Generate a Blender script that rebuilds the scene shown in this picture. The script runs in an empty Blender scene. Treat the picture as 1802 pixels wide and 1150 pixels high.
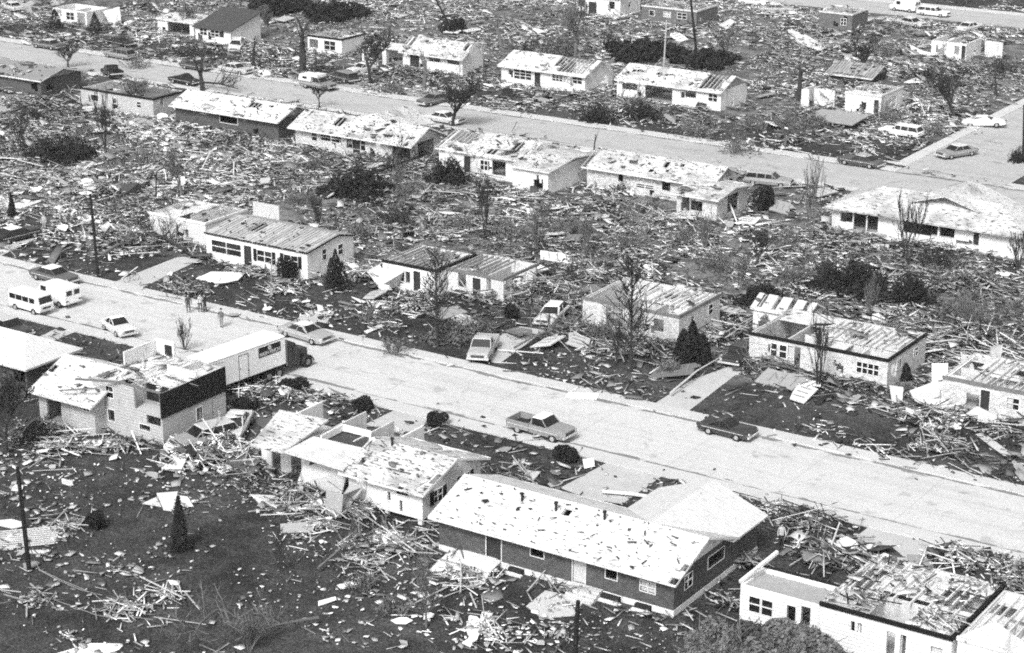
import bpy, math, random
import numpy as np
from mathutils import Matrix, Vector
rnd = random.Random(7)
S = bpy.context.scene
COL = S.collection

# ------------------------------------------------------------------ camera, sky, sun, exposure
F = 3578.0; H = 58.0
PIT = math.atan(1205 / F); CP, SP = math.cos(PIT), math.sin(PIT)
HX, HY = -.5519, .8339
cam_data = bpy.data.cameras.new('camera'); cam = bpy.data.objects.new('camera', cam_data); COL.objects.link(cam)
fw = Vector((HX * CP, HY * CP, -SP)); rt = Vector((HY, -HX, 0)); up = rt.cross(fw)
m = Matrix((rt, up, -fw)).transposed().to_4x4(); m.translation = Vector((0, 0, H)); cam.matrix_world = m
cam_data.sensor_width = 36; cam_data.lens = F / 1802 * 36; cam_data.clip_end = 4000; cam_data.clip_start = 1
S.camera = cam
world = bpy.data.worlds.new("World"); S.world = world; world.use_nodes = True
nt = world.node_tree; nt.nodes.clear()
SUN_EL, SUN_AZ = math.radians(46), math.radians(168)     # azimuth clockwise from +Y
sky = nt.nodes.new('ShaderNodeTexSky'); sky.sky_type = 'NISHITA'; sky.sun_disc = False
sky.sun_elevation = SUN_EL; sky.sun_rotation = SUN_AZ; sky.dust_density = 4
bw = nt.nodes.new('ShaderNodeRGBToBW'); bg = nt.nodes.new('ShaderNodeBackground'); wo = nt.nodes.new('ShaderNodeOutputWorld')
nt.links.new(sky.outputs[0], bw.inputs[0]); nt.links.new(bw.outputs[0], bg.inputs[0]); nt.links.new(bg.outputs[0], wo.inputs[0])
bg.inputs[1].default_value = 0.15
sl = bpy.data.lights.new('sun', 'SUN'); sl.energy = 2.4; sl.angle = math.radians(14); so = bpy.data.objects.new('sun', sl); COL.objects.link(so)
sd = Vector((math.sin(SUN_AZ) * math.cos(SUN_EL), math.cos(SUN_AZ) * math.cos(SUN_EL), math.sin(SUN_EL)))
so.rotation_euler = sd.to_track_quat('Z', 'Y').to_euler(); so.location = (-100, 100, 120)
S.view_settings.view_transform = 'Standard'; S.view_settings.look = 'None'; S.view_settings.gamma = 1
S.view_settings.exposure = 0.46
S.cycles.filter_width = 1.9; S.cycles.max_bounces = 5; S.cycles.diffuse_bounces = 3; S.cycles.use_denoising = False; S.cycles.use_adaptive_sampling = True; S.cycles.adaptive_threshold = .055; S.cycles.adaptive_min_samples = 32

# ------------------------------------------------------------------ where a point of the ground lies
def W(px, py, z=0.0):
    u = (px - 901) / F; v = -(py - 575) / F
    f_ = CP + v * SP; u_ = -SP + v * CP
    t = (z - H) / u_; f = f_ * t; r = u * t
    return (HX * f + HY * r, HY * f - HX * r)
def SX(px, y, z=0.0):
    k = (px - 901) / F
    return (k * (HY * y * CP + (H - z) * SP) + HX * y) / (HY - k * HX * CP)
def SY(px, x, z=0.0):
    k = (px - 901) / F
    return (k * (HX * x * CP + (H - z) * SP) - HY * x) / (-HX - k * HY * CP)

# ------------------------------------------------------------------ materials
MATS = {}
def mat(name, g, rough=.85, amp=.15, scale=3.0, fine=.10, kind=None, spec=.3, tone=False):
    if name in MATS: return MATS[name]
    M = bpy.data.materials.new(name); M.use_nodes = True; n = M.node_tree; L = n.links
    b = n.nodes['Principled BSDF']; b.inputs['Roughness'].default_value = rough; b.inputs['Specular IOR Level'].default_value = spec
    tc = n.nodes.new('ShaderNodeTexCoord'); geo = n.nodes.new('ShaderNodeNewGeometry')
    def math_(op, a, b_=None, c=None):
        q = n.nodes.new('ShaderNodeMath'); q.operation = op
        for i, v in enumerate((a, b_, c)):
            if v is None: continue
            if isinstance(v, (int, float)): q.inputs[i].default_value = v
            else: L.new(v, q.inputs[i])
        return q.outputs[0]
    def noise(sc, det=3, vec=None, rough_=.6):
        q = n.nodes.new('ShaderNodeTexNoise'); q.inputs['Scale'].default_value = sc; q.inputs['Detail'].default_value = det
        q.inputs['Roughness'].default_value = rough_
        L.new(vec if vec else tc.outputs['Object'], q.inputs['Vector']); return q.outputs['Fac']
    def smap(v, sx, sy, sz, src=None):
        q = n.nodes.new('ShaderNodeMapping'); q.inputs['Scale'].default_value = (sx, sy, sz); L.new(src or tc.outputs['Object'], q.inputs['Vector']); return q.outputs[0]
    def ramp(v, a, b_):
        q = n.nodes.new('ShaderNodeMapRange'); L.new(v, q.inputs['Value'])
        q.inputs['From Min'].default_value = a; q.inputs['From Max'].default_value = b_; return q.outputs[0]
    def xyz():
        q = n.nodes.new('ShaderNodeSeparateXYZ'); L.new(tc.outputs['Object'], q.inputs[0]); return q.outputs
    v1 = math_('MULTIPLY', math_('SUBTRACT', noise(scale, 4), .5), amp * 4)
    v2 = math_('MULTIPLY', math_('SUBTRACT', noise(8, 4, rough_=.95), .5), fine * 7)
    f = math_('ADD', math_('ADD', 1.0, v1), v2)
    if tone:
        at = n.nodes.new('ShaderNodeAttribute'); at.attribute_name = 'tone'
        base = math_('MULTIPLY', f, at.outputs['Fac'])
    else: base = math_('MULTIPLY', f, g)
    if kind == 'stain':
        st = noise(1.0, 4, smap(None, 2.2, 2.2, .4)); base = math_('MULTIPLY', base, math_('SUBTRACT', 1, math_('MULTIPLY', ramp(st, .55, .75), .35)))
        sp = noise(3.2, 3); base = math_('MULTIPLY', base, math_('SUBTRACT', 1, math_('MULTIPLY', ramp(sp, .68, .70), .6)))
    if kind == 'siding':
        z = xyz()[2]; fr = math_('FRACT', math_('DIVIDE', z, .24)); base = math_('MULTIPLY', base, math_('SUBTRACT', 1, math_('MULTIPLY', math_('LESS_THAN', fr, .22), .32)))
        st = noise(1.0, 4, smap(None, 3, 3, .5)); base = math_('MULTIPLY', base, math_('SUBTRACT', 1, math_('MULTIPLY', ramp(st, .62, .75), .35)))
    if kind == 'brick':
        o = xyz(); c = n.nodes.new('ShaderNodeCombineXYZ'); L.new(math_('ADD', o[0], o[1]), c.inputs[0]); L.new(o[2], c.inputs[1])
        q = n.nodes.new('ShaderNodeTexBrick'); q.inputs['Scale'].default_value = 1.6; L.new(c.outputs[0], q.inputs['Vector'])
        q.inputs['Color1'].default_value = (.7, .7, .7, 1); q.inputs['Color2'].default_value = (1.2, 1.2, 1.2, 1); q.inputs['Mortar'].default_value = (2.0, 2.0, 2.0, 1)
        q.inputs['Mortar Size'].default_value = .012
        base = math_('MULTIPLY', base, q.outputs['Color'])
    if kind in ('shingle', 'worn', 'clean'):
        nn = noise(1.0, 4, smap(None, 1.9, 5.5, 5.5), .6)
        lo = {'shingle': .615, 'worn': .585, 'clean': .70}[kind]
        base = math_('MULTIPLY', base, math_('SUBTRACT', 1, math_('MULTIPLY', ramp(nn, lo, lo + .012), .86)))
        rw = xyz()[1]; rf = math_('FRACT', math_('DIVIDE', rw, .31)); base = math_('MULTIPLY', base, math_('SUBTRACT', 1, math_('MULTIPLY', math_('LESS_THAN', rf, .25), .12)))
        n3 = noise(1.0, 3, smap(None, .5, 6, 6), .5)
        base = math_('MULTIPLY', base, math_('SUBTRACT', 1, math_('MULTIPLY', ramp(n3, .58, .70), .30)))
        n4 = noise(.35, 3); base = math_('MULTIPLY', base, math_('SUBTRACT', 1, math_('MULTIPLY', ramp(n4, .48, .66), {'shingle': .14, 'worn': .42, 'clean': .05}[kind])))
    if kind in ('plank', 'plankx'):
        x = xyz()[0 if kind == 'plank' else 1]; d = math_('DIVIDE', x, .42); fr = math_('FRACT', d)
        wn = n.nodes.new('ShaderNodeTexWhiteNoise'); wn.noise_dimensions = '1D'; L.new(math_('FLOOR', d), wn.inputs['W'])
        base = math_('MULTIPLY', base, math_('SUBTRACT', 1.1, math_('MULTIPLY', wn.outputs['Value'], .35)))
        brk = ramp(noise(1.0, 3, smap(None, 2, .6, 1) if kind == 'plank' else smap(None, .6, 2, 1)), .38, .5)
        base = math_('MULTIPLY', base, math_('SUBTRACT', 1, math_('MULTIPLY', math_('MULTIPLY', math_('LESS_THAN', fr, .30), brk), .72)))
    if kind == 'grass':
        pt = noise(.09, 5); pt2 = noise(.6, 4)
        p = math_('ADD', math_('MULTIPLY', ramp(pt, .40, .65), .9), math_('MULTIPLY', ramp(pt2, .45, .7), .7))
        base = math_('MULTIPLY', base, math_('ADD', .65, p))
        y = xyz()[1]; bb = math_('MAXIMUM', math_('MINIMUM', math_('SUBTRACT', y, 147.0), math_('SUBTRACT', 203.0, y)), math_('MINIMUM', math_('SUBTRACT', y, 229.0), math_('SUBTRACT', 312.0, y)))
        mk = ramp(math_('ADD', bb, math_('MULTIPLY', math_('SUBTRACT', noise(.12, 5), .5), 40)), -2.0, 4.0)
        base = math_('ADD', base, math_('MULTIPLY', mk, math_('MULTIPLY', ramp(noise(.35, 6, None, .8), .38, .62), .15)))
        sk = noise(2.4, 5, smap(None, .6, 1.6, 1), .95); base = math_('ADD', base, math_('MULTIPLY', ramp(sk, .58, .70), math_('ADD', .02, math_('MULTIPLY', mk, .22))))
        gr = noise(5, 3, rough_=.9); base = math_('MULTIPLY', base, math_('ADD', .35, math_('MULTIPLY', ramp(gr, .38, .66), 1.7)))
    if kind == 'road':
        st = noise(1.0, 4, smap(None, .05, .6, 1)); base = math_('MULTIPLY', base, math_('SUBTRACT', 1.0, math_('MULTIPLY', ramp(st, .5, .72), .16)))
        o = xyz(); cr = noise(.18, 6, None, .7); crk = math_('LESS_THAN', math_('ABSOLUTE', math_('SUBTRACT', cr, .5)), .0016)
        base = math_('MULTIPLY', base, math_('SUBTRACT', 1, math_('MULTIPLY', crk, .4)))
        jn = math_('LESS_THAN', math_('ABSOLUTE', math_('SUBTRACT', math_('FRACT', math_('DIVIDE', o[0], 9.0)), .5)), .0045)
        base = math_('MULTIPLY', base, math_('SUBTRACT', 1, math_('MULTIPLY', jn, .18)))
        ed = math_('MINIMUM', math_('ABSOLUTE', math_('SUBTRACT', o[1], 122.75)), math_('ABSOLUTE', math_('SUBTRACT', o[1], 132.05)))
        ed = math_('MINIMUM', ed, math_('MINIMUM', math_('ABSOLUTE', math_('SUBTRACT', o[1], 205.4)), math_('ABSOLUTE', math_('SUBTRACT', o[1], 214.6))))
        wv = noise(1.0, 4, smap(None, .35, 1.5, 1)); base = math_('MULTIPLY', base, math_('SUBTRACT', 1, math_('MULTIPLY', math_('LESS_THAN', ed, math_('MULTIPLY', ramp(wv, .42, .75), .75)), .62)))
        tk = noise(1.0, 3, smap(None, .015, 1.8, 1)); base = math_('MULTIPLY', base, math_('SUBTRACT', 1.0, math_('MULTIPLY', ramp(tk, .52, .7), .10)))
        sp = noise(.5, 3); base = math_('MULTIPLY', base, math_('SUBTRACT', 1, math_('MULTIPLY', ramp(sp, .60, .66), .25)))
    cc = n.nodes.new('ShaderNodeCombineColor')
    base = math_('MAXIMUM', math_('MINIMUM', base, .92), .004)
    for i in range(3): L.new(base, cc.inputs[i])
    L.new(cc.outputs[0], b.inputs['Base Color'])
    MATS[name] = M; return M
def glass():
    if 'glass' in MATS: return MATS['glass']
    M = mat('glass', .015, .12, 0, 1, 0, spec=.6); return M
grass = mat('grass', .036, .95, .12, 1.2, .35, 'grass', spec=.1)
concrete = mat('concrete_road', .53, .9, .05, .4, .10, 'road')
asphalt = mat('asphalt_road', .40, .9, .05, .4, .12, 'road')
walk = mat('concrete_walk', .50, .9, .08, .5, .10)
drive = mat('concrete_drive', .44, .9, .10, .7, .13)
white = mat('white_paint', .72, .7, .09, .8, .08, 'stain')
siding = mat('white_siding', .78, .8, .08, .8, .07, 'siding')
gsiding = mat('grey_siding', .46, .8, .08, 1.5, .10, 'siding')
dbrick = mat('dark_brick', .075, .9, .08, 1.5, .2, 'brick')
gbrick = mat('pale_brick', .50, .9, .10, 1.5, .12, 'brick')
tar = mat('tar_paper', .006, .7, .2, 1, .2)
roofw = mat('white_shingles', .62, .85, .06, 1.2, .07, 'shingle')
roofc = mat('clean_shingles', .60, .85, .05, 1.2, .06, 'clean')
roofx = mat('worn_shingles', .55, .85, .14, 1.2, .12, 'worn')
roofd = mat('dark_shingles', .055, .9, .1, 1.2, .2)
roofg = mat('grey_shingles', .22, .9, .1, 1.2, .15)
plank = mat('plank_deck', .42, .85, .10, 1.5, .12, 'plank')
wood = mat('bare_wood', .50, .85, .15, 2, .12)
dwood = mat('weathered_wood', .16, .9, .2, 2, .15)
plaster = mat('plaster', .60, .85, .16, 1.0, .12, 'stain')
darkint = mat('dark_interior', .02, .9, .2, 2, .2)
floorm = mat('littered_floor', .30, .9, .35, 2.5, .25)
bark = mat('bark', .035, .95, .2, 3, .2)
gbark = mat('grey_bark', .13, .95, .2, 3, .2)
leafd = mat('dark_leaves', .016, .8, .3, 3, .3)
leafg = mat('grey_leaves', .12, .8, .3, 3, .3)
pole_m = mat('creosote_pole', .012, .9, .2, 3, .2)
tyre_m = mat('tyre_rubber', .012, .9, .1, 3, .1)
chrome = mat('chrome', .55, .3, .05, 3, .05, spec=.8)
debris_m = mat('torn_building_matter', .5, .9, .14, 2.5, .14, tone=True)
def paint(g, r=.35): return mat('car_paint_%03d' % int(g * 1000), g, r, .05, 1.5, .04, spec=.5)
def flat(g): return mat('surface_%03d' % int(g * 1000), g, .85, .10, 2, .08)

# ------------------------------------------------------------------ mesh helpers
class MB:
    def __init__(s): s.v = []; s.f = []; s.m = []; s.t = []
    def add(s, vs, fs, mi=0, tone=.5):
        o = len(s.v); s.v.extend([tuple(p) for p in vs])
        for f in fs: s.f.append(tuple(i + o for i in f)); s.m.append(mi); s.t.append(tone)
    def box(s, x0, x1, y0, y1, z0, z1, mi=0, M=None, tone=.5):
        vs = [(x, y, z) for z in (z0, z1) for y in (y0, y1) for x in (x0, x1)]
        if M: vs = [M @ Vector(p) for p in vs]
        s.add(vs, [(0, 2, 3, 1), (4, 5, 7, 6), (0, 1, 5, 4), (2, 6, 7, 3), (0, 4, 6, 2), (1, 3, 7, 5)], mi, tone)
    def prism(s, pts, t, mi=0, tone=.5):            # pts: 3-D outline, t: thickness downwards
        n = len(pts); vs = list(pts) + [(p[0], p[1], p[2] - t) for p in pts]
        a = sum(pts[i][0] * pts[(i + 1) % n][1] - pts[(i + 1) % n][0] * pts[i][1] for i in range(n))
        fs = [tuple(range(n)), tuple(range(2 * n - 1, n - 1, -1))] + [(i, i + n, (i + 1) % n + n, (i + 1) % n) for i in range(n)]
        if a < 0: fs = [tuple(reversed(f)) for f in fs]
        s.add(vs, fs, mi, tone)
    def bar(s, a, b, w, h=None, mi=0, tone=.5):
        a = Vector(a); b = Vector(b); d = b - a; L = d.length
        if L < 1e-5: return
        q = d.to_track_quat('X', 'Z').to_matrix().to_4x4(); q.translation = a; h = h or w
        s.box(0, L, -w / 2, w / 2, -h / 2, h / 2, mi, q, tone)
    def tube(s, a, b, r0, r1, n=5, mi=0, cap=True):
        a = Vector(a); b = Vector(b); d = b - a
        if d.length < 1e-5: return
        q = d.to_track_quat('Z', 'Y').to_matrix(); vs = []
        for (c, r) in ((a, r0), (b, r1)):
            for i in range(n):
                an = 2 * math.pi * i / n; vs.append(c + q @ Vector((r * math.cos(an), r * math.sin(an), 0)))
        fs = [(i, (i + 1) % n, (i + 1) % n + n, i + n) for i in range(n)]
        if cap: fs += [tuple(range(n - 1, -1, -1)), tuple(range(n, 2 * n))]
        s.add(vs, fs, mi)
    def mesh(s, name, mats):
        me = bpy.data.meshes.new(name); me.from_pydata(s.v, [], s.f)
        for q in (mats if isinstance(mats, (list, tuple)) else [mats]): me.materials.append(q)
        me.polygons.foreach_set('material_index', s.m)
        at = me.attributes.new('tone', 'FLOAT', 'FACE'); at.data.foreach_set('value', s.t)
        me.update(); return me
    def build(s, name, mats, parent=None, loc=None, rz=0):
        if not s.f: return None
        o = bpy.data.objects.new(name, s.mesh(name, mats)); COL.objects.link(o)
        if parent: o.parent = parent
        if loc: o.location = loc
        if rz: o.rotation_euler = (0, 0, rz)
        return o
def thing(name, label, cat, loc=(0, 0, 0), rz=0, group=None):
    o = bpy.data.objects.new(name, None); COL.objects.link(o); o.location = loc; o.rotation_euler = (0, 0, rz)
    o.empty_display_size = .3; return tag(o, label, cat, group)
def tag(o, label, cat, group=None):
    o['label'] = label; o['category'] = cat
    if group: o['group'] = group
    return o
def struct(name, mb, m_): o = mb.build(name, m_); o['kind'] = 'structure'; return o
def copy_tree(o, parent=None):
    c = o.copy(); COL.objects.link(c)
    if parent: c.parent = parent
    for ch in list(o.children): copy_tree(ch, c)
    return c

# ------------------------------------------------------------------ ground, streets, pavements
mb = MB(); mb.add([(-1500, -300, 0), (900, -300, 0), (900, 1900, 0), (-1500, 1900, 0)], [(0, 1, 2, 3)]); struct('ground', mb, grass)
def sheet(name, rects, m_, z=.006, h=0, polys=()):
    mb = MB()
    for (x0, x1, y0, y1) in rects:
        if h: mb.box(x0, x1, y0, y1, -.05, h)
        else: mb.add([(x0, y0, z), (x1, y0, z), (x1, y1, z), (x0, y1, z)], [(0, 1, 2, 3)])
    for pl in polys:
        pts = [W(*p) + (h or z,) for p in pl]
        if h: mb.prism(pts, .15)
        else:
            a = sum(pts[i][0] * pts[(i + 1) % len(pts)][1] - pts[(i + 1) % len(pts)][0] * pts[i][1] for i in range(len(pts)))
            mb.add(pts if a > 0 else pts[::-1], [tuple(range(len(pts)))])
    return struct(name, mb, m_)
sheet('street', [(-420, 60, 122.5, 132.3)], concrete, .012)
sheet('back_street', [(-420, 60, 205.2, 214.8)], asphalt, .012)
sheet('cross_street', [(-89.0, -76.0, 214.8, 311.5)], asphalt, .016)
sheet('far_street', [(-300, 60, 311.5, 322.6)], asphalt, .012)
sheet('side_lane', [], asphalt, .012, polys=[[(-25, 22), (-25, 50), (30, 38), (112, 5), (128, -12), (40, -12)]])
sheet('pavement', [(-420, 60, 120.9, 122.5), (-420, 60, 132.3, 133.7)], walk, h=.11)
sheet('back_pavement', [(-420, -89.0, 214.8, 216.7), (-420, 60, 204.0, 205.2), (-76, 60, 214.8, 216.7), (-90.6, -89.0, 218, 290), (-420, -20, 322.6, 324.6)], walk, h=.10)
gut = flat(.10)
def driveway(polys, m_=drive, name='driveway', z=.03): return sheet(name, [], m_, z, polys=polys)
driveway([[(194, 500), (310, 454), (372, 448), (240, 512)]])
driveway([[(505, 573), (545, 547), (590, 548), (560, 588)]])
driveway([[(825, 632), (860, 600), (915, 575), (960, 582), (880, 640)]])
driveway([[(1152, 711), (1221, 668), (1300, 640), (1390, 655), (1294, 661), (1212, 724)]])
driveway([[(642, 748), (698, 721), (775, 736), (710, 765)]])
driveway([[(985, 860), (1072, 813), (1170, 835), (1095, 888), (1040, 880)]])
driveway([[(1500, 950), (1532, 926), (1660, 958), (1600, 990)]])
driveway([[(60, 598), (118, 570), (150, 578), (95, 600)]])
driveway([[(0, 438), (60, 416), (85, 410), (0, 452)]])
driveway([[(955, 1090), (925, 1068), (960, 1040), (1030, 1055), (1010, 1085)]], flat(.5), 'footpath')
driveway([[(1716, 765), (1730, 762), (1812, 822), (1806, 836)]], flat(.5), 'footpath')
driveway([[(440, 735), (520, 722), (610, 716), (640, 700), (560, 745), (480, 770)]], flat(.10), 'bare_soil', .02)
driveway([[(0, 340), (60, 334), (120, 340), (30, 372), (0, 376)]], flat(.6), 'foundation_slab', .12)
driveway([[(585, 150), (620, 158), (690, 158), (640, 146)]], flat(.33), 'driveway', .02)
driveway([[(1525, 280), (1597, 293), (1665, 258), (1645, 252), (1580, 285)]], flat(.5), 'footpath', .02)
driveway([[(700, 160), (745, 150), (775, 160), (740, 176)]], flat(.3), 'driveway', .02)

# ------------------------------------------------------------------ houses
def wall_run(mb, ox, oy, ax, L, h, z0, ops, th=.18, mi=0, ztop=None):
    """a wall along axis ax from (ox,oy), outer face on the -normal side; ops = (u0,u1,z0,z1)"""
    us = sorted(set([0, L] + [max(0, min(L, u)) for o in ops for u in (o[0], o[1])]))
    zs = sorted(set([z0, h] + [max(z0, min(h, z)) for o in ops for z in (o[2], o[3])]))
    for i in range(len(us) - 1):
        run = None
        for j in range(len(zs) - 1):
            uc = (us[i] + us[i + 1]) / 2; zc = (zs[j] + zs[j + 1]) / 2
            solid = not any(o[0] < uc < o[1] and o[2] < zc < o[3] for o in ops)
            if solid: run = (run[0], zs[j + 1]) if run else (zs[j], zs[j + 1])
            if (not solid or j == len(zs) - 2) and run:
                if ax == 'x': mb.box(ox + us[i], ox + us[i + 1], oy, oy + th, run[0], run[1], mi)
                else: mb.box(ox - th, ox, oy + us[i], oy + us[i + 1], run[0], run[1], mi)
                run = None
def opening(parent, ax, ox, oy, o):
    u0, u1, z0, z1, kind = o
    if kind == 'hole': return
    w = .06
    def put(mb, a, b, c, d, out=.03, dep=.10):
        if ax == 'x': mb.box(ox + a, ox + b, oy - out, oy + dep, c, d)
        else: mb.box(ox - dep, ox + out, oy + a, oy + b, c, d)
    f = MB(); nm = 'door' if kind.startswith('door') else 'window'
    if kind == 'garage': nm = 'garage_door'
    put(f, u0 - w, u0, z0 - w, z1 + w); put(f, u1, u1 + w, z0 - w, z1 + w); put(f, u0, u1, z1, z1 + w); put(f, u0, u1, z0 - w, z0)
    if kind in ('win', 'grid', 'shut') and rnd.random() < .4: kind = 'broken' if kind != 'shut' else 'shutbroken'
    if kind in ('win', 'grid', 'shut', 'blind'):
        n = 3 if kind == 'grid' else (2 if u1 - u0 > .8 else 1)
        for k in range(1, n): c = u0 + (u1 - u0) * k / n; put(f, c - .04, c + .04, z0, z1, .01, .05)
        for k in range(1, 3 if kind == 'grid' else 2): c = z0 + (z1 - z0) * k / (3 if kind == 'grid' else 2); put(f, u0, u1, c - .035, c + .035, .008, .048)
    fo = f.build(nm, white, parent)
    if kind in ('win', 'grid', 'shut'):
        p = MB(); put(p, u0, u1, z0, z1, -.10, .12); p.build('pane', glass(), fo)
    if kind == 'blind': p = MB(); put(p, u0, u1, z0, z1, -.10, .12); p.build('blind', flat(.5), fo)
    if kind in ('shut', 'shutbroken'):
        for (a, b) in ((u0 - w - .42, u0 - w - .02), (u1 + w + .02, u1 + w + .42)):
            p = MB(); put(p, a, b, z0 - w, z1 + w, .05, 0); p.build('shutter', tar, fo)
    if kind == 'door': p = MB(); put(p, u0, u1, z0, z1, -.08, .12); p.build('door_leaf', flat(.03), fo)
    if kind == 'doorw': p = MB(); put(p, u0, u1, z0, z1, -.08, .12); p.build('door_leaf', flat(.5), fo)
    if kind == 'garage': p = MB(); put(p, u0, u1, z0, z0 + (z1 - z0) * .55, -.08, .12); p.build('door_leaf', white, fo)
HOUSES = []; ROOFS = []; OPENM = {}
def house(name, label, x0, x1, y0, y1, h=2.6, wm=None, found=0, fm=None, front=(), end=(), roof=None, base=0, inner=(), group=None, cat='house', skip='', fz=.10, rz=0, torn=None):
    """front / end: openings (px0, px1, z0, z1, kind) with px the column of the photograph where they stand on that wall"""
    wm = wm or white; cx, cy = (x0 + x1) / 2, (y0 + y1) / 2; lx, ly = (x1 - x0) / 2, (y1 - y0) / 2
    T = thing(name, label, cat, (cx, cy, 0), rz, group); HOUSES.append((x0, x1, y0, y1))
    fo = [(SX(a, y0, (c + d) / 2) - x0, SX(b, y0, (c + d) / 2) - x0, c, d, k) for (a, b, c, d, k) in front]
    eo = [(SY(a, x1, (c + d) / 2) - y0, SY(b, x1, (c + d) / 2) - y0, c, d, k) for (a, b, c, d, k) in end]
    fo = [o for o in fo if o[0] > -.3 and o[1] < 2 * lx + .3]; eo = [(o[0], o[1]) + o[2:] for o in eo if o[0] > -.3 and o[1] < 2 * ly + .3]
    zb = base + found
    if torn is None: torn = 2 if y0 > 145 else 0
    for k in range(torn + (1 if rnd.random() < .5 else 0) if torn else 0):
        wid = rnd.uniform(.5, 1.5); tgt, span = (fo, 2 * lx) if rnd.random() < .75 else (eo, 2 * ly); u = rnd.uniform(.4, max(.5, span - wid - .4)); za = rnd.uniform(.1, 1.4); m3 = rnd.randint(2, 4)
        for q in range(m3): tgt.append((u + wid * q / m3, u + wid * (q + 1) / m3, max(.05, za + rnd.uniform(-.3, .3)), min(h - .12, za + rnd.uniform(.5, 1.3)), 'hole'))
    if 'F' not in skip:
        w = MB(); wall_run(w, -lx, -ly, 'x', 2 * lx, h, zb, fo); w.build('wall', wm, T)
    if 'E' not in skip:
        w = MB(); wall_run(w, lx, -ly + .18, 'y', 2 * ly - .18, h, zb, [(a - .18, b - .18, c, d) for a, b, c, d, k in eo]); w.build('wall', wm, T)
    w = MB()
    if 'B' not in skip: w.box(-lx, lx - .18, ly - .18, ly, zb, h)
    if 'L' not in skip: w.box(-lx, -lx + .18, -ly + .18, ly - .18, zb, h)
    w.build('wall', wm, T)
    if found:
        w = MB(); w.box(-lx - .03, lx + .03, -ly - .03, ly + .03, -.1, zb - .002); w.build('foundation', fm or white, T)
    fl = MB(); fl.box(-lx + .18, lx - .18, -ly + .18, ly - .18, zb - .08, zb + fz); fl.build('floor', floorm, T)
    for o in fo: opening(T, 'x', -lx, -ly, o)
    for o in eo: opening(T, 'y', lx, -ly, o)
    if inner:
        w = MB()
        for (ax, a, b, c, hh) in inner:          # fractions of the plan
            if ax == 'x': w.box(-lx + .2 + (2 * lx - .4) * a, -lx + .2 + (2 * lx - .4) * b, -ly + 2 * ly * c - .06, -ly + 2 * ly * c + .06, zb, hh - .01)
            else: w.box(-lx + 2 * lx * c - .06, -lx + 2 * lx * c + .06, -ly + .2 + (2 * ly - .4) * a, -ly + .2 + (2 * ly - .4) * b, zb, hh - .015)
        w.build('partition', plaster, T)
    if roof: build_roof(T, lx, ly, h, **roof)
    return T
def slope_cells(mb, P0, nu, nv, miss, t=.10, rag=0):
    """P(u,v)->point; cells of sheathing with some missing"""
    ph = rnd.uniform(0, 9)
    def P(u, v):
        p = P0(u, v)
        if not rag or v > .98: return p
        dz = .05 * math.sin(u * 23 + ph) * math.sin(v * 9 + ph) + .035 * math.sin(u * 61 + ph * 3) - .07 * math.sin(u * 3.1) * (1 - v)
        return (p[0], p[1] + (.05 * math.sin(u * 87 + ph) if v < .01 else 0), p[2] + dz * rag)
    for i in range(nu):
        for j in range(nv):
            u0, u1, v0, v1 = i / nu, (i + 1) / nu, j / nv, (j + 1) / nv
            uc, vc = (u0 + u1) / 2, (v0 + v1) / 2
            if any(a <= uc <= b and c <= vc <= d for (a, b, c, d) in miss): continue
            if rag and ((j == 0 and rnd.random() < .07 * rag) or (i in (0, nu - 1) and rnd.random() < .10 * rag) or rnd.random() < .006 * rag): continue
            mb.prism([P(u0, v0), P(u1, v0), P(u1, v1), P(u0, v1)], t)
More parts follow.
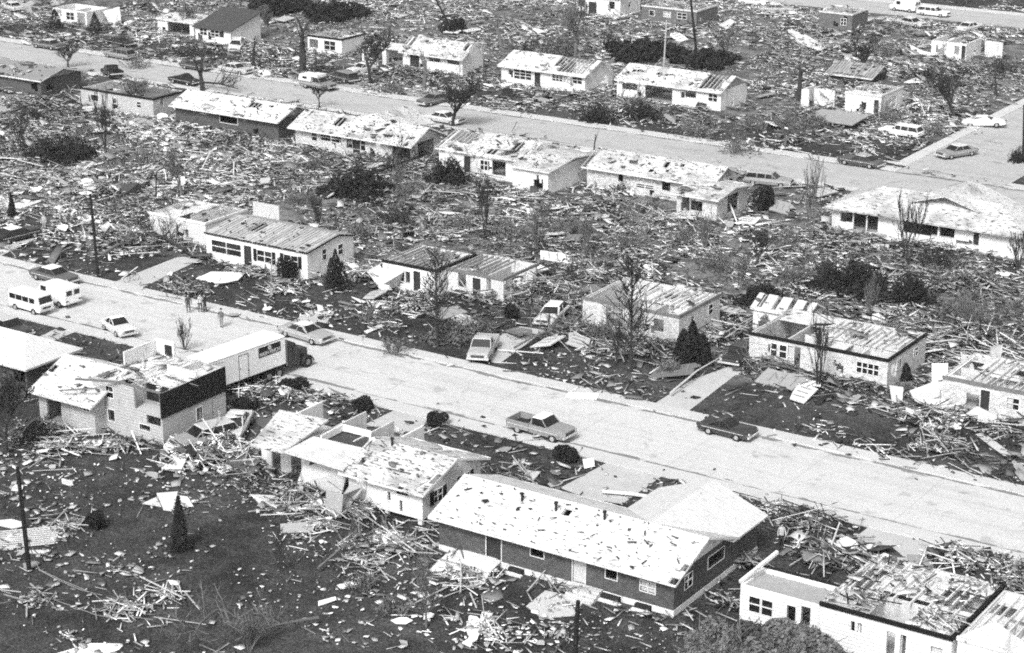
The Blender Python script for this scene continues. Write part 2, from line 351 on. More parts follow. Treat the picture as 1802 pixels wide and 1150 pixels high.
def build_roof(T, lx, ly, h, kind='gable', rise=1.3, ov=.5, ovx=.4, m=None, miss=(), cells=(16, 6), fascia=None, yr=0.0, ax='x', vents=0, joists=(0, 1, 0, 1), jm=None, ceil=0, cm=None, gm=None, step=.55, rag=1.0):
    m = m or roofw; r = rnd
    if kind == 'gable':
        X, Y = (lx + ovx, ly + ov) if ax == 'x' else (lx + ov, ly + ovx)
        R = MB(); sl = rise / (ly if ax == 'x' else lx); zl = h - sl * ov + .06
        def PF(u, v):
            if ax == 'x': return (-X + 2 * X * u, -Y + (Y + yr) * v, zl + (h + rise + .06 - zl) * v)
            return (X - (X) * v, -Y + 2 * Y * u, zl + (h + rise + .06 - zl) * v)
        def PB(u, v):
            if ax == 'x': return (-X + 2 * X * u, Y - (Y - yr) * v, zl + (h + rise + .06 - zl) * v)
            return (-X + X * v, -Y + 2 * Y * u, zl + (h + rise + .06 - zl) * v)
        if ax == 'x' and rag:
            nc = max(12, int(2 * X / .6)); slope_cells(R, PF, nc, 7, miss, rag=rag); slope_cells(R, PB, nc, 3, [(a, b, 0, 1) for a, b, c, d in miss if d > .9], rag=rag)
            cT = (T.location.x, T.location.y)
            ROOFS.append((lambda u, v, PF=PF, cT=cT: (PF(u, v)[0] + cT[0], PF(u, v)[1] + cT[1], PF(u, v)[2]), 4 * X * Y, list(miss), rag))
        else:
            slope_cells(R, PF, 1, 1, ()); slope_cells(R, PB, 1, 1, ())
        ro = R.build('roof', m, T)
        if ax == 'x' and rag:
            B = MB(); n = int(2 * X / .6)
            for i in range(1, n):
                u = i / n
                for P in (PF, PB): a, b = P(u, 0.01), P(u, .99); B.bar((a[0], a[1], a[2] - .20), (b[0], b[1], b[2] - .20), .07, .14)
            B.build('rafters', wood, ro)
        Fb = MB(); fm_ = fascia or white
        if ax == 'x':
            Fb.box(-X, X, -Y - .03, -Y - .001, zl - .17, zl - .01); Fb.box(-X, X, Y + .001, Y + .03, zl - .17, zl - .01)
            for sx in (-1, 1):
                for P in (PF, PB):
                    a, b = P(0, 0), P(0, 1); xo = sx * (X + .015); Fb.bar((xo, a[1], a[2] - .09), (xo, b[1], b[2] - .09), .028, .15)
        else:
            for sy in (-1, 1):
                for P in (PF, PB):
                    a, b = P(0, 0), P(0, 1); yo = sy * (Y + .015); Fb.bar((a[0], yo, a[2] - .09), (b[0], yo, b[2] - .09), .028, .15)
            Fb.box(X + .001, X + .03, -Y, Y, zl - .17, zl - .01)
        Fb.build('fascia', fm_, ro)
        if ax == 'x':
            for sx in (-1, 1):
                xo = sx * lx; xi = xo - sx * .16
                G = MB(); a, b = sorted((xo, xi)); pts = [(-ly + .02, h), (ly - .02, h), (yr, h + rise - .08)]
                vs = [(a, p[0], p[1]) for p in pts] + [(b, p[0], p[1]) for p in pts]
                G.add(vs, [(0, 2, 1), (3, 4, 5), (0, 1, 4, 3), (1, 2, 5, 4), (2, 0, 3, 5)]); G.build('gable', gm or T.children[0].data.materials[0], T)
        else:
            for sy in (-1, 1):
                yo = sy * ly; yi = yo - sy * .16; G = MB(); a, b = sorted((yo, yi)); pts = [(-lx + .02, h), (lx - .02, h), (0, h + rise - .08)]
                vs = [(p[0], a, p[1]) for p in pts] + [(p[0], b, p[1]) for p in pts]
                G.add(vs, [(0, 1, 2), (3, 5, 4), (0, 3, 4, 1), (1, 4, 5, 2), (2, 5, 3, 0)]); G.build('gable', gm or T.children[0].data.materials[0], T)
        V = MB()
        for k in range(vents):
            u = r.uniform(.2, .85); p = PF(u, r.uniform(.75, .95)); V.tube((p[0], p[1], p[2] - .1), (p[0], p[1], p[2] + .5), .09, .09, 7); V.tube((p[0], p[1], p[2] + .5), (p[0], p[1], p[2] + .6), .16, .14, 7)
        V.build('vent_pipe', darkint, ro)
    elif kind == 'hip':
        X, Y = lx + ov, ly + ov; zl = h - .15; zt = h + rise; rx = max(X - Y, .2)
        R = MB(); A = [(-X, -Y, zl), (X, -Y, zl), (X, Y, zl), (-X, Y, zl), (-rx, 0, zt), (rx, 0, zt)]
        R.add(A, [(0, 1, 5, 4), (1, 2, 5), (2, 3, 4, 5), (3, 0, 4)]); R.box(-X, X, -Y, Y, zl - .16, zl - .004); R.build('roof', m, T)
    elif kind == 'shed':
        X, Y = lx + .35, ly + .35; R = MB()
        R.prism([(-X, -Y, h - .02), (X, -Y, h - .02), (X, Y, h + rise), (-X, Y, h + rise)], .14); R.build('roof', m, T)
        for sx in (-1, 1):
            G = MB(); a, b = sorted((sx * lx, sx * (lx - .16)))
            vs = [(a, -ly, h), (a, ly, h), (a, ly, h + rise - .14), (b, -ly, h), (b, ly, h), (b, ly, h + rise - .14)]
            G.add(vs, [(0, 2, 1), (3, 4, 5), (0, 1, 4, 3), (1, 2, 5, 4), (2, 0, 3, 5)]); G.build('gable', gm or white, T)
    elif kind == 'open':
        OPENM[T.name] = miss
        K = MB(); fm_ = fascia or tar; X, Y = lx + .06, ly + .06       # wall plate that the roof stood on
        K.box(-X, X, -Y, -Y + .20, h + .003, h + .25); K.box(X - .20, X, -Y + .20, Y, h + .003, h + .25); K.build('fascia', fm_, T)
        K = MB(); K.box(-X, -X + .14, -Y + .2, Y - .14, h + .003, h + .12); K.box(-X, X - .2, Y - .14, Y, h + .003, h + .12); K.build('wall_plate', wood, T)
        J = MB(); a, b, c, d = joists; n = int(2 * lx * (b - a) / step)
        for i in range(n + 1):
            x = -lx + 2 * lx * a + 2 * lx * (b - a) * i / max(n, 1); x = min(max(x, -lx + .1), lx - .25)
            if r.random() < .10: continue
            e0 = c if r.random() < .75 else c + r.uniform(0, .3) * (d - c); e1 = d if r.random() < .75 else d - r.uniform(0, .3) * (d - c)
            ya, yb = -ly + .18 + (2 * ly - .36) * e0, -ly + .18 + (2 * ly - .36) * e1
            J.bar((x, ya, h + .06), (x + r.uniform(-.06, .06), yb, h + .06 + r.uniform(0, .06)), .08, .2)
        J.build('ceiling_joist', jm or wood, T)
        if ceil:
            Cc = MB(); nu, nv = max(3, int(2 * lx / 1.3)), max(3, int(2 * ly / 1.3))
            for i in range(nu):
                for j in range(nv):
                    u, v = (i + .5) / nu, (j + .5) / nv
                    if any(q[0] <= u <= q[1] and q[2] <= v <= q[3] for q in miss) or r.random() > ceil: continue
                    Cc.box(-lx + .2 + (2 * lx - .4) * i / nu, -lx + .2 + (2 * lx - .4) * (i + 1) / nu, -ly + .2 + (2 * ly - .4) * j / nv, -ly + .2 + (2 * ly - .4) * (j + 1) / nv, h - .10, h - .06)
            Cc.build('ceiling', cm or plaster, T)
def extra(T, name, boxes, m_, bars=()):
    """boxes in world coordinates turned into a part of thing T"""
    ox, oy = T.location.x, T.location.y
    for (x0, x1, y0, y1, z0, z1) in boxes: mb = MB(); mb.box(x0 - ox, x1 - ox, y0 - oy, y1 - oy, z0, z1); mb.build(name, m_, T)
    for (a, b, w) in bars: mb = MB(); mb.bar((a[0] - ox, a[1] - oy, a[2]), (b[0] - ox, b[1] - oy, b[2]), w); mb.build(name, m_, T)
def slab(name, label, cat, pts, m_, t=.06, group=None, parent=None):
    """pts: (px,py,z) seen corners; a board or sheet with real thickness standing where they are"""
    P = [W(a, b, z) + (z,) for (a, b, z) in pts]; c = [sum(p[i] for p in P) / len(P) for i in range(3)]
    if parent: c = [parent.location.x, parent.location.y, 0]
    Q = [Vector((p[0] - c[0], p[1] - c[1], p[2] - c[2])) for p in P]; n = len(Q); nv = Vector((0, 0, 0))
    for i in range(n): nv += Q[i].cross(Q[(i + 1) % n])
    nv.normalize()
    if nv.dot(Vector((-c[0], -c[1], H)).normalized() if not parent else Vector((.4, -.7, .6))) < 0: nv = -nv; Q.reverse()
    mb = MB(); mb.add(Q + [q - nv * t for q in Q], [tuple(range(n)), tuple(range(2 * n - 1, n - 1, -1))] + [(i, i + n, (i + 1) % n + n, (i + 1) % n) for i in range(n)])
    o = mb.build(name, m_, parent, loc=None if parent else c)
    if not parent: tag(o, label, cat, group)
    return o
# ---- near row, south of the street
T = house('brick_house', 'long dark brick ranch house with a patchy white gable roof and white foundation', -73.1, -55.1, 101.6, 108.9, 2.75, dbrick, .42, white,
    front=[(856, 882, .5, 2.4, 'door'), (934, 957, 1.5, 2.3, 'win'), (1008, 1030, .5, 2.55, 'doorw'), (1066, 1086, 1.4, 2.2, 'win'), (1127, 1153, 1.2, 1.9, 'blind')],
    end=[(1205, 1218, 1.3, 2.2, 'win'), (1246, 1274, 1.5, 2.3, 'win')],
    roof=dict(kind='gable', rise=1.35, ov=.65, ovx=.45, m=roofw, vents=3, rag=.35), skip='')
# its wing towards the street
wx0, wx1, wy0, wy1 = -62.6, -55.12, 108.9, 113.1
mb = MB(); cxh, cyh = T.location.x, T.location.y
mb.box(wx1 - .18 - cxh, wx1 - cxh, wy0 - cyh, wy1 - cyh, .42, 2.75); mb.box(wx0 - cxh, wx0 + .18 - cxh, wy0 - cyh, wy1 - cyh, .42, 2.75); mb.box(wx0 + .18 - cxh, wx1 - .18 - cxh, wy1 - .18 - cyh, wy1 - cyh, .42, 2.75)
g = [(wx0, 2.75), (wx1, 2.75), ((wx0 + wx1) / 2, 4.15)]; vs = [(a - cxh, wy1 - .16 - cyh, b) for a, b in g] + [(a - cxh, wy1 - cyh, b) for a, b in g]
mb.add(vs, [(0, 1, 2), (5, 4, 3), (0, 3, 4, 1), (1, 4, 5, 2), (2, 5, 3, 0)]); mb.build('wall', dbrick, T)
extra(T, 'foundation', [(wx0 - .03, wx1 + .03, wy0 + .04, wy1 + .03, -.1, .40)], white)
mb = MB(); xm = (wx0 + wx1) / 2; ye, yi = wy1 + .5, 105.0
mb.prism([(xm - cxh, yi - cyh, 4.24), (wx1 + .5 - cxh, 108.7 - cyh, 2.62), (wx1 + .5 - cxh, ye - cyh, 2.62), (xm - cxh, ye - cyh, 4.24)], .12)
mb.prism([(wx0 - .5 - cxh, 108.7 - cyh, 2.62), (xm - cxh, yi - cyh, 4.24), (xm - cxh, ye - cyh, 4.24), (wx0 - .5 - cxh, ye - cyh, 2.62)], .12)
mb.build('roof', roofc, T)
mb = MB(); sx0 = SX(1002, 100.9, 0) - cxh; sx1 = SX(1052, 100.9, 0) - cxh
for k in range(4): mb.box(sx0, sx1 + .2 * 0, 101.55 - 1.5 + .33 * k - cyh, 101.55 - cyh, 0 if k == 0 else .13 * k, .13 * (k + 1))
mb.build('steps', walk, T)
for (pa, pb) in ((898, 922), (1058, 1092), (1120, 1146)):
    xa, xb = SX(pa, 101.5, .2), SX(pb, 101.5, .2); extra(T, 'window_well', [(xa, xb, 101.2, 101.56, .02, .36)], darkint); extra(T, 'sill', [(xa - .1, xb + .1, 100.9, 101.19, .0, .12)], white)

T = house('white_house', 'white split-level house with shutters and a patched white gable roof beside the dark brick ranch', -82.7, -76.3, 104.1, 111.2, 2.75, white, 0, white,
    front=[(698, 718, 1.95, 2.55, 'door'), (682, 687, 1.2, 1.9, 'hole'), (703, 708, .6, 1.5, 'hole')], end=[(764, 778, 1.2, 2.1, 'shut'), (812, 826, 1.2, 2.1, 'shut')],
    roof=dict(kind='gable', rise=1.15, ov=.55, ovx=.5, m=roofx, vents=1), base=.45)
extra(T, 'foundation', [(-82.5, -76.5, 104.5, 111.0, -.1, .36)], darkint)  # dark block stands in for the shaded void beneath the overhanging wall
extra(T, 'post', [(-76.75, -76.4, 104.15, 104.4, 0, .44), (-79.6, -79.35, 104.15, 104.4, 0, .44)], white)
T = house('wrecked_house', 'wrecked white house with torn-open room between two-storey house and split-level', -92.6, -83.0, 106.3, 113.6, 2.9, white, 0, None,
    front=[(478, 494, 0, 2.1, 'hole'), (512, 530, 0, 1.9, 'hole'), (560, 575, 1.0, 2.0, 'hole')], inner=[('x', .0, .45, .5, 2.7), ('y', 0, 1, .45, 3.0), ('y', .3, 1, .72, 2.8)], skip='B', fz=.05)
mb = MB(); ox, oy = T.location.x, T.location.y
def tp(pts, z=None): return [(W(a, b, c)[0] - ox, W(a, b, c)[1] - oy, c) for a, b, c in pts]
mb.prism(tp([(440, 783, 2.95), (499, 796, 2.95), (578, 739, 3.9), (492, 721, 4.0)]), .14); mb.build('roof', roofx, T)
mb = MB(); mb.prism(tp([(500, 795, 3.05), (604, 827, 2.95), (644, 790, 3.0), (552, 768, 3.3)]), .12); mb.build('ceiling_slab', plaster, T)
mb = MB()
q = tp([(565, 768, 3.2), (603, 748, 3.3), (652, 760, 3.2), (650, 792, 3.1)])
for i in range(3):
    a, b = q[i], q[i + 1]; mb.bar((a[0], a[1], a[2] - .2), (b[0], b[1], b[2] - .2), .16, .5)
mb.build('wall_plate', white, T)
mb = MB(); q = tp([(572, 772, 2.7), (603, 756, 2.7), (646, 766, 2.7), (644, 788, 2.7)]); mb.prism(q, .05); mb.build('room_floor', flat(.05), T)  # dark sheet just below the wall tops, its colour gives the open room's shade

T = house('siding_house', 'two-storey roofless siding house with black tar paper on its upper end wall', -108.4, -101.3, 105.1, 112.3, 4.25, gsiding, 0,
    front=[(236, 281, 2.5, 4.3, 'hole'), (258, 283, 1.55, 2.3, 'hole'), (246, 265, .95, 1.4, 'win'), (187, 199, 2.9, 3.8, 'win'), (191, 202, 1.0, 1.9, 'win')],
    end=[(346, 356, .9, 1.9, 'win'), (374, 376, .1, 1.9, 'hole')], inner=[('y', 0, 1, .5, 4.2), ('x', .5, 1, .35, 4.2), ('x', .5, 1, .62, 4.1)])
extra(T, 'tar_paper', [(-101.35, -101.22, 105.0, 112.36, 2.3, 4.3)], tar)
extra(T, 'room_shade_panel', [(-105.0, -101.6, 107.2, 107.3, 2.5, 3.95)], darkint)  # added dark panel, makes the inside of the torn-open room look shaded
extra(T, 'upper_floor', [(-108.2, -101.5, 105.3, 112.1, 2.36, 2.48)], flat(.45))
extra(T, 'ceiling', [(-106.2, -101.5, 107.0, 112.1, 3.98, 4.04), (-108.2, -106.22, 105.4, 112.1, 4.0, 4.06)], plaster)
extra(T, 'wall', [(-108.3, -106.3, 112.05, 112.25, 4.06, 5.4), (-108.35, -108.2, 108.5, 112.0, 4.1, 5.3)], white)
extra(T, 'wall_plate', [(-105.2, -101.3, 105.08, 105.2, 4.26, 4.42)], dwood)
extra(T, 'window', [(-107.2, -106.5, 111.95, 112.04, 4.3, 5.1)], darkint)
extra(T, 'partition', [(-104.6, -101.6, 109.4, 109.5, 4.05, 4.7), (-103.4, -103.3, 109.5, 111.9, 4.05, 4.6)], plaster)
extra(T, 'roof_board', [(-107.9, -107.6, 105.2, 108.5, 4.3, 4.4)], dwood, [((-108.6, 103.5, 4.5), (-105.0, 105.2, 4.45), .14), ((-110.2, 103.3, 3.3), (-107.0, 104.1, 3.9), .1)])
T = house('siding_house_wing', 'low siding house wing with a wide worn white gable roof left of the two-storey house', -113.2, -107.2, 103.9, 110.8, 2.9, gsiding, 0,
    front=[(83, 108, .2, 2.3, 'hole'), (146, 157, 1.9, 2.5, 'win'), (62, 74, 1.2, 2.2, 'win')], roof=dict(kind='gable', rise=1.5, ov=.75, ovx=.4, m=roofw), cat='house')
T = house('hip_roof_house', 'dark-walled house with a clean white hip roof at the left edge beyond the siding house', -136, -118.0, 107.2, 112.4, 2.7, dbrick, 0,
    end=[(95, 112, .9, 2.0, 'door')], front=[(24, 44, 1.0, 2.1, 'hole')], roof=dict(kind='hip', rise=1.5, ov=.6, m=roofc))

T = house('roofless_house', 'bright white roofless house behind the grey bush, its near room open to the sky', -51.3, -45.9, 103.2, 106.2, 2.6, siding, 0,
    front=[(1319, 1337, 1.0, 2.0, 'win'), (1341, 1359, 1.0, 2.0, 'win'), (1385, 1400, 1.0, 2.1, 'win'), (1410, 1426, .8, 2.3, 'win')], skip='E')
extra(T, 'ceiling', [(-51.1, -45.9, 103.4, 106.0, 2.3, 2.36)], flat(.33))
extra(T, 'fascia', [(-51.3, -45.9, 106.22, 106.3, 2.5, 2.75)], tar)
extra(T, 'ridge_beam', [], white, [((-51.4, 103.3, 2.7), (-50.6, 106.8, 3.6), .2)])
T = house('rubble_roof_house', 'white house with black fascia and collapsed roof of pale boards at lower right', -45.8, -37.4, 103.0, 111.4, 2.75, siding, 0,
    front=[(1497, 1504, 1.6, 2.3, 'hole'), (1509, 1516, 1.6, 2.3, 'hole'), (1559, 1574, 0, 2.3, 'hole'), (1583, 1593, .2, 2.3, 'hole'), (1638, 1658, 1.3, 2.1, 'blind'), (1664, 1684, .2, 2.2, 'hole')],
    inner=[('x', 0, 1, .42, 2.7), ('y', 0, 1, .3, 2.7), ('y', 0, .42, .62, 2.7), ('y', .4, 1, .78, 2.7)],
    roof=dict(kind='open', ceil=.88, miss=[(.34, .68, .0, .48), (.72, .95, .5, .8)], joists=(0, 1, .35, 1), cm=plaster, jm=flat(.66)), fz=.12)
T = house('gable_end_house', 'bright white gabled house end with a dark doorway at the lower right corner', -37.2, -29.5, 103.4, 111.0, 2.7, white, 0,
    front=[(1722, 1743, 1.0, 2.2, 'win'), (1750, 1782, 0, 2.2, 'door')], inner=[('x', 0, 1, .5, 2.7), ('y', 0, 1, .4, 2.7)], roof=dict(kind='open', fascia=white, ceil=.6, joists=(0, 1, 0, 1), jm=flat(.6)))
mb = MB(); ox, oy = T.location.x, T.location.y
xs_ = (-37.15, SX(1800, 103.4, 3), SX(1748, 103.4, 4.2))
vs = [(a - ox, y_ - oy, z_) for y_ in (103.36, 103.5) for a, z_ in ((xs_[0], 2.97), (xs_[1] + 1.5, 2.97), (xs_[2], 4.5))]
mb.add(vs, [(0, 1, 2), (5, 4, 3), (0, 3, 4, 1), (1, 4, 5, 2), (2, 5, 3, 0)]); mb.build('gable', white, T)

# ---- middle row, north of the street
T = house('broken_house', 'small broken house with a pale brick end block behind the utility pole', -141.8, -134.2, 147.0, 153.4, 2.5, plaster, 0,
    front=[(195, 232, .2, 2.3, 'hole'), (240, 275, .0, 2.2, 'hole')], end=[(309, 318, 1.2, 2.0, 'win'), (330, 340, 1.3, 2.0, 'win')], inner=[('y', 0, 1, .6, 2.4), ('x', 0, .6, .5, 2.3)],
    roof=dict(kind='open', fascia=white, ceil=.75, miss=[(.35, .62, 0, .6)], joists=(.55, 1, 0, 1)))
T = house('plank_deck_house', 'white brick house stripped to its plank roof deck, standing alone with black fascia', -131.9, -119.1, 144.5, 151.7, 2.75, white, 0,
    front=[(373, 424, .9, 2.1, 'win'), (430, 443, .1, 2.2, 'door'), (453, 478, .9, 2.0, 'shut'), (500, 524, 1.0, 2.1, 'shut')],
    end=[(567, 574, 1.4, 2.4, 'win'), (595, 603, 1.3, 2.3, 'win'), (557, 564, .1, .4, 'hole')],
    roof=dict(kind='gable', rise=.62, ov=.12, ovx=.12, m=plank, fascia=tar, yr=1.2, rag=.3, miss=[(.28, .40, .45, .8)]))
extra(T, 'parapet', [(-132.0, -128.6, 151.8, 152.0, 2.7, 4.2)], flat(.5))
T = house('porch_house', 'white front with three dark windows and a door left standing under a stripped roof edge', -112.0, -105.7, 147.0, 153.4, 2.35, white, 0,
    front=[(687, 695, .8, 1.9, 'win'), (697, 712, .8, 1.9, 'win'), (714, 722, .8, 1.9, 'win'), (728, 740, .1, 2.1, 'door')],
    inner=[('y', .1, 1, .3, 2.2), ('x', .1, .9, .6, 2.3)], roof=dict(kind='open', ceil=.9, miss=[(0, .3, .4, 1)], joists=(0, 1, 0, 1), cm=plank, jm=flat(.35)))
T = house('torn_house', 'torn plaster house shell with a sagging board roof right of the three-window front', -105.6, -99.3, 148.6, 154.6, 2.2, plaster, 0,
    front=[(782, 800, .1, 2.3, 'hole'), (832, 846, .2, 2.0, 'door'), (806, 820, .8, 2.3, 'hole'), (856, 864, 1.0, 2.3, 'hole')], inner=[('y', 0, 1, .35, 2.3), ('y', 0, .7, .7, 2.4)], skip='LE',
    roof=dict(kind='open', fascia=dwood, ceil=.55, miss=[(.5, 1, .0, 1)], joists=(0, .6, .2, 1), jm=flat(.36), cm=plank))
ex, ey = W(1195, 560, 2.45)
T = house('joist_house', 'roofless pale house with bare ceiling joists behind the tall twiggy tree', ex - 9.8, ex, ey, ey + 7.6, 2.4, gbrick, 0,
    front=[(1066, 1080, .0, 2.3, 'hole'), (1080, 1100, .5, 2.36, 'hole'), (1106, 1120, .0, 2.36, 'hole'), (1120, 1134, .7, 2.3, 'hole'), (1150, 1168, .8, 2.0, 'hole')], end=[(1247, 1254, 1.2, 2.1, 'win'), (1216, 1222, .3, 1.9, 'hole')],
    inner=[('x', .4, 1, .45, 2.4), ('y', 0, 1, .42, 2.4), ('y', 0, .45, .7, 2.4)], roof=dict(kind='open', fascia=dwood, ceil=.9, miss=[(.0, .85, 0, .45), (.0, .42, 0, 1)], joists=(.42, 1, .3, 1), jm=flat(.62)))
ex, ey = W(1563, 637, 2.5)
T = house('stripped_house', 'large pale brick house with striped joists and black roof edge above its two-pane window', ex - 12.6, ex, ey, ey + 8.0, 2.45, gbrick, 0,
    front=[(1357, 1367, 1.0, 2.1, 'win'), (1372, 1384, 1.0, 2.1, 'win'), (1386, 1396, .2, 2.2, 'blind'), (1397, 1408, .1, 2.2, 'hole'), (1508, 1526, 1.1, 2.0, 'win'), (1528, 1546, 1.1, 2.0, 'win')],
    end=[(1578, 1586, 1.2, 2.0, 'win'), (1608, 1615, 1.3, 2.0, 'win')], inner=[('x', .3, 1, .35, 2.4), ('y', 0, 1, .25, 2.4), ('y', 0, 1, .5, 2.4), ('y', 0, .4, .78, 2.4)],
    roof=dict(kind='open', ceil=.93, miss=[(.66, .98, 0, .36), (.0, .36, .0, .7), (.36, .5, 0, .3)], joists=(.42, 1, .30, 1), cm=plaster, jm=flat(.55)))
ex, ey = W(1420, 552, 2.4)
T = house('joist_shed', 'small white outbuilding with bare rafters behind the striped-joist house', ex - 5.2, ex, ey, ey + 3.2, 2.1, white, 0, roof=dict(kind='gable', rise=.8, ov=.2, ovx=.2, m=wood, miss=[(.05, .2, 0, 1), (.3, .42, 0, 1), (.55, .68, 0, 1), (.8, .9, 0, 1)], cells=(16, 2)))
ex, ey = W(1800, 694, 2.4)
T = house('ruined_bungalow', 'grey bungalow with paired windows at the right edge, rubble on its left end', ex - 6.6, ex + 4, ey, ey + 7, 2.35, gbrick, .25, white,
    front=[(1725, 1741, .1, 2.1, 'door'), (1772, 1781, 1.0, 1.9, 'blind'), (1783, 1793, 1.0, 1.9, 'win')], inner=[('y', 0, 1, .3, 2.3), ('x', 0, 1, .5, 2.3), ('y', .5, 1, .7, 2.3)],
    roof=dict(kind='open', fascia=dwood, ceil=.7, miss=[(.3, .6, 0, .4)], joists=(.2, 1, 0, 1)))

# ---- row south of the back street
ex, ey = W(269, 176.6, 2.45)
T = house('flat_roof_house', 'grey house with small windows and torn roof edge left of the dark hip-roofed row', ex - 12.8, ex, ey, ey + 6.2, 2.4, gsiding, 0,
    front=[(160, 173, 1.1, 1.9, 'win'), (198, 205, 1.2, 1.9, 'win'), (241, 248, 1.2, 1.9, 'win')], inner=[('x', 0, 1, .5, 2.3)],
    roof=dict(kind='open', ceil=.95, joists=(.5, 1, 0, 1), miss=[(.62, .9, .1, .8)], cm=flat(.22), jm=flat(.3)))
T = house('dark_ranch_house', 'dark brick ranch with a bright white roof and one white-framed window left of centre', -175.4, -158.5, 187.6, 193.8, 2.6, dbrick, 0,
    front=[(387, 418, 1.1, 2.1, 'grid'), (352, 362, 1.8, 2.2, 'win')], roof=dict(kind='gable', rise=1.15, ov=.7, ovx=.5, m=roofw, miss=[(.62, .74, .55, .85)]))
T = house('wide_ranch_house', 'grey brick ranch with a wide worn white roof and carport posts near the white sedan', -155.0, -137.7, 186.6, 192.6, 2.6, gbrick, 0,
    front=[(549, 558, 1.0, 2.0, 'win'), (565, 600, 1.2, 2.0, 'win'), (610, 620, .8, 2.0, 'win'), (621, 634, .1, 2.1, 'door'), (635, 643, .8, 2.0, 'win'), (690, 722, 0, 2.3, 'hole')], end=[(735, 765, 0, 2.3, 'hole')],
    roof=dict(kind='gable', rise=1.3, ov=.75, ovx=.6, m=roofx, miss=[(.30, .36, .5, .9), (.7, .74, .0, .3)]))
mb = MB(); ox, oy = T.location.x, T.location.y; mb.prism([(-148.5 - ox, 189 - oy, 3.5), (-141.5 - ox, 189 - oy, 3.5), (-145 - ox, 189.3 - oy, 4.7)][::1], .1)
xm = -145.3
mb.prism([(xm - ox, 189.4 - oy, 4.45), (xm + 4.2 - ox, 190.5 - oy, 3.35), (xm + 4.2 - ox, 196.5 - oy, 2.6), (xm - ox, 196.5 - oy, 4.45)], .12)
mb.prism([(xm - 4.2 - ox, 190.5 - oy, 3.35), (xm - ox, 189.4 - oy, 4.45), (xm - ox, 196.5 - oy, 4.45), (xm - 4.2 - ox, 196.5 - oy, 2.6)], .12)
mb.build('roof_gable', roofx, T)
T = house('arched_door_house', 'white house with an arched dark doorway and a ragged roof behind fallen trees', -133.4, -122.0, 186.3, 194.2, 2.8, white, 0,
    front=[(745, 758, .6, 1.6, 'win'), (817, 828, 0, 2.2, 'door'), (846, 858, .9, 2.0, 'win'), (866, 890, .5, 2.2, 'hole')], inner=[('y', 0, 1, .4, 2.7)],
    roof=dict(kind='gable', rise=1.2, ov=.4, ovx=.3, m=roofx, miss=[(.05, .3, .5, 1), (.55, .66, 0, .4), (.12, .2, 0, .3), (.75, .85, .5, .9), (0, .06, 0, 1)], rag=2))
ex, ey = W(965, 303, 2.7)
T = house('garage', 'white blank-walled garage with a low bright roof attached beside the arched-door house', ex - 5.0, ex - .3, ey + .4, ey + 10.6, 2.65, white, 0, roof=dict(kind='gable', rise=.55, ov=.35, ovx=.35, m=roofx), cat='garage')
T = house('ell_ranch_house', 'pale brick ranch with a rough white roof and a lower wing at its right', -115.2, -99.5, 189.3, 195.2, 2.6, gbrick, 0,
    front=[(1088, 1097, 1.2, 2.1, 'win'), (1120, 1150, .9, 1.3, 'win'), (1165, 1180, 1.0, 2.0, 'win')], roof=dict(kind='gable', rise=1.25, ov=.6, ovx=.4, m=roofx, miss=[(.0, .04, 0, .8), (.55, .60, .6, .9)], rag=1.5))
T = house('ranch_wing', 'low garage wing with a flat bright roof and open battered end', -101.0, -96.2, 184.4, 191.5, 2.5, gbrick, 0, front=[(1215, 1236, .8, 1.9, 'hole')], end=[(1280, 1300, .3, 2.2, 'hole'), (1306, 1322, .2, 2.2, 'hole')],
    roof=dict(kind='gable', rise=.5, ov=.5, ovx=.4, m=roofx), cat='garage')
T = house('large_white_roof_house', 'long white house with the largest scoured white roof at the right edge beyond the bushes', -84.9, -64.4, 188.6, 196.4, 2.6, white, .2, white,
    front=[(1502, 1524, .1, 2.3, 'hole'), (1526, 1545, .3, 2.2, 'hole'), (1590, 1650, .9, 2.3, 'hole'), (1654, 1680, 1.1, 2.2, 'grid'), (1713, 1723, .8, 2.1, 'door'), (1682, 1712, .4, 1.0, 'hole')],
    roof=dict(kind='hip', rise=1.7, ov=.7, m=roofx))
mb = MB(); ox, oy = T.location.x, T.location.y; xm = -73.5
mb.prism([(xm - ox, 190.5 - oy, 4.75), (xm + 6 - ox, 190.5 - oy, 3.0), (xm + 6 - ox, 198.5 - oy, 2.6), (xm - ox, 198.5 - oy, 4.75)], .12); mb.prism([(xm - 6 - ox, 190.5 - oy, 3.0), (xm - ox, 190.5 - oy, 4.75), (xm - ox, 198.5 - oy, 4.75), (xm - 6 - ox, 198.5 - oy, 2.6)], .12)
mb.build('roof_gable', roofx, T)
ex, ey = W(76, 140, 2.5)
T = house('grey_roof_house', 'low dark-walled house with plain grey roof at the left edge', ex - 20, ex - .5, ey, ey + 7.5, 2.4, dbrick, 0, roof=dict(kind='gable', rise=1.0, ov=.5, ovx=.5, m=roofg))

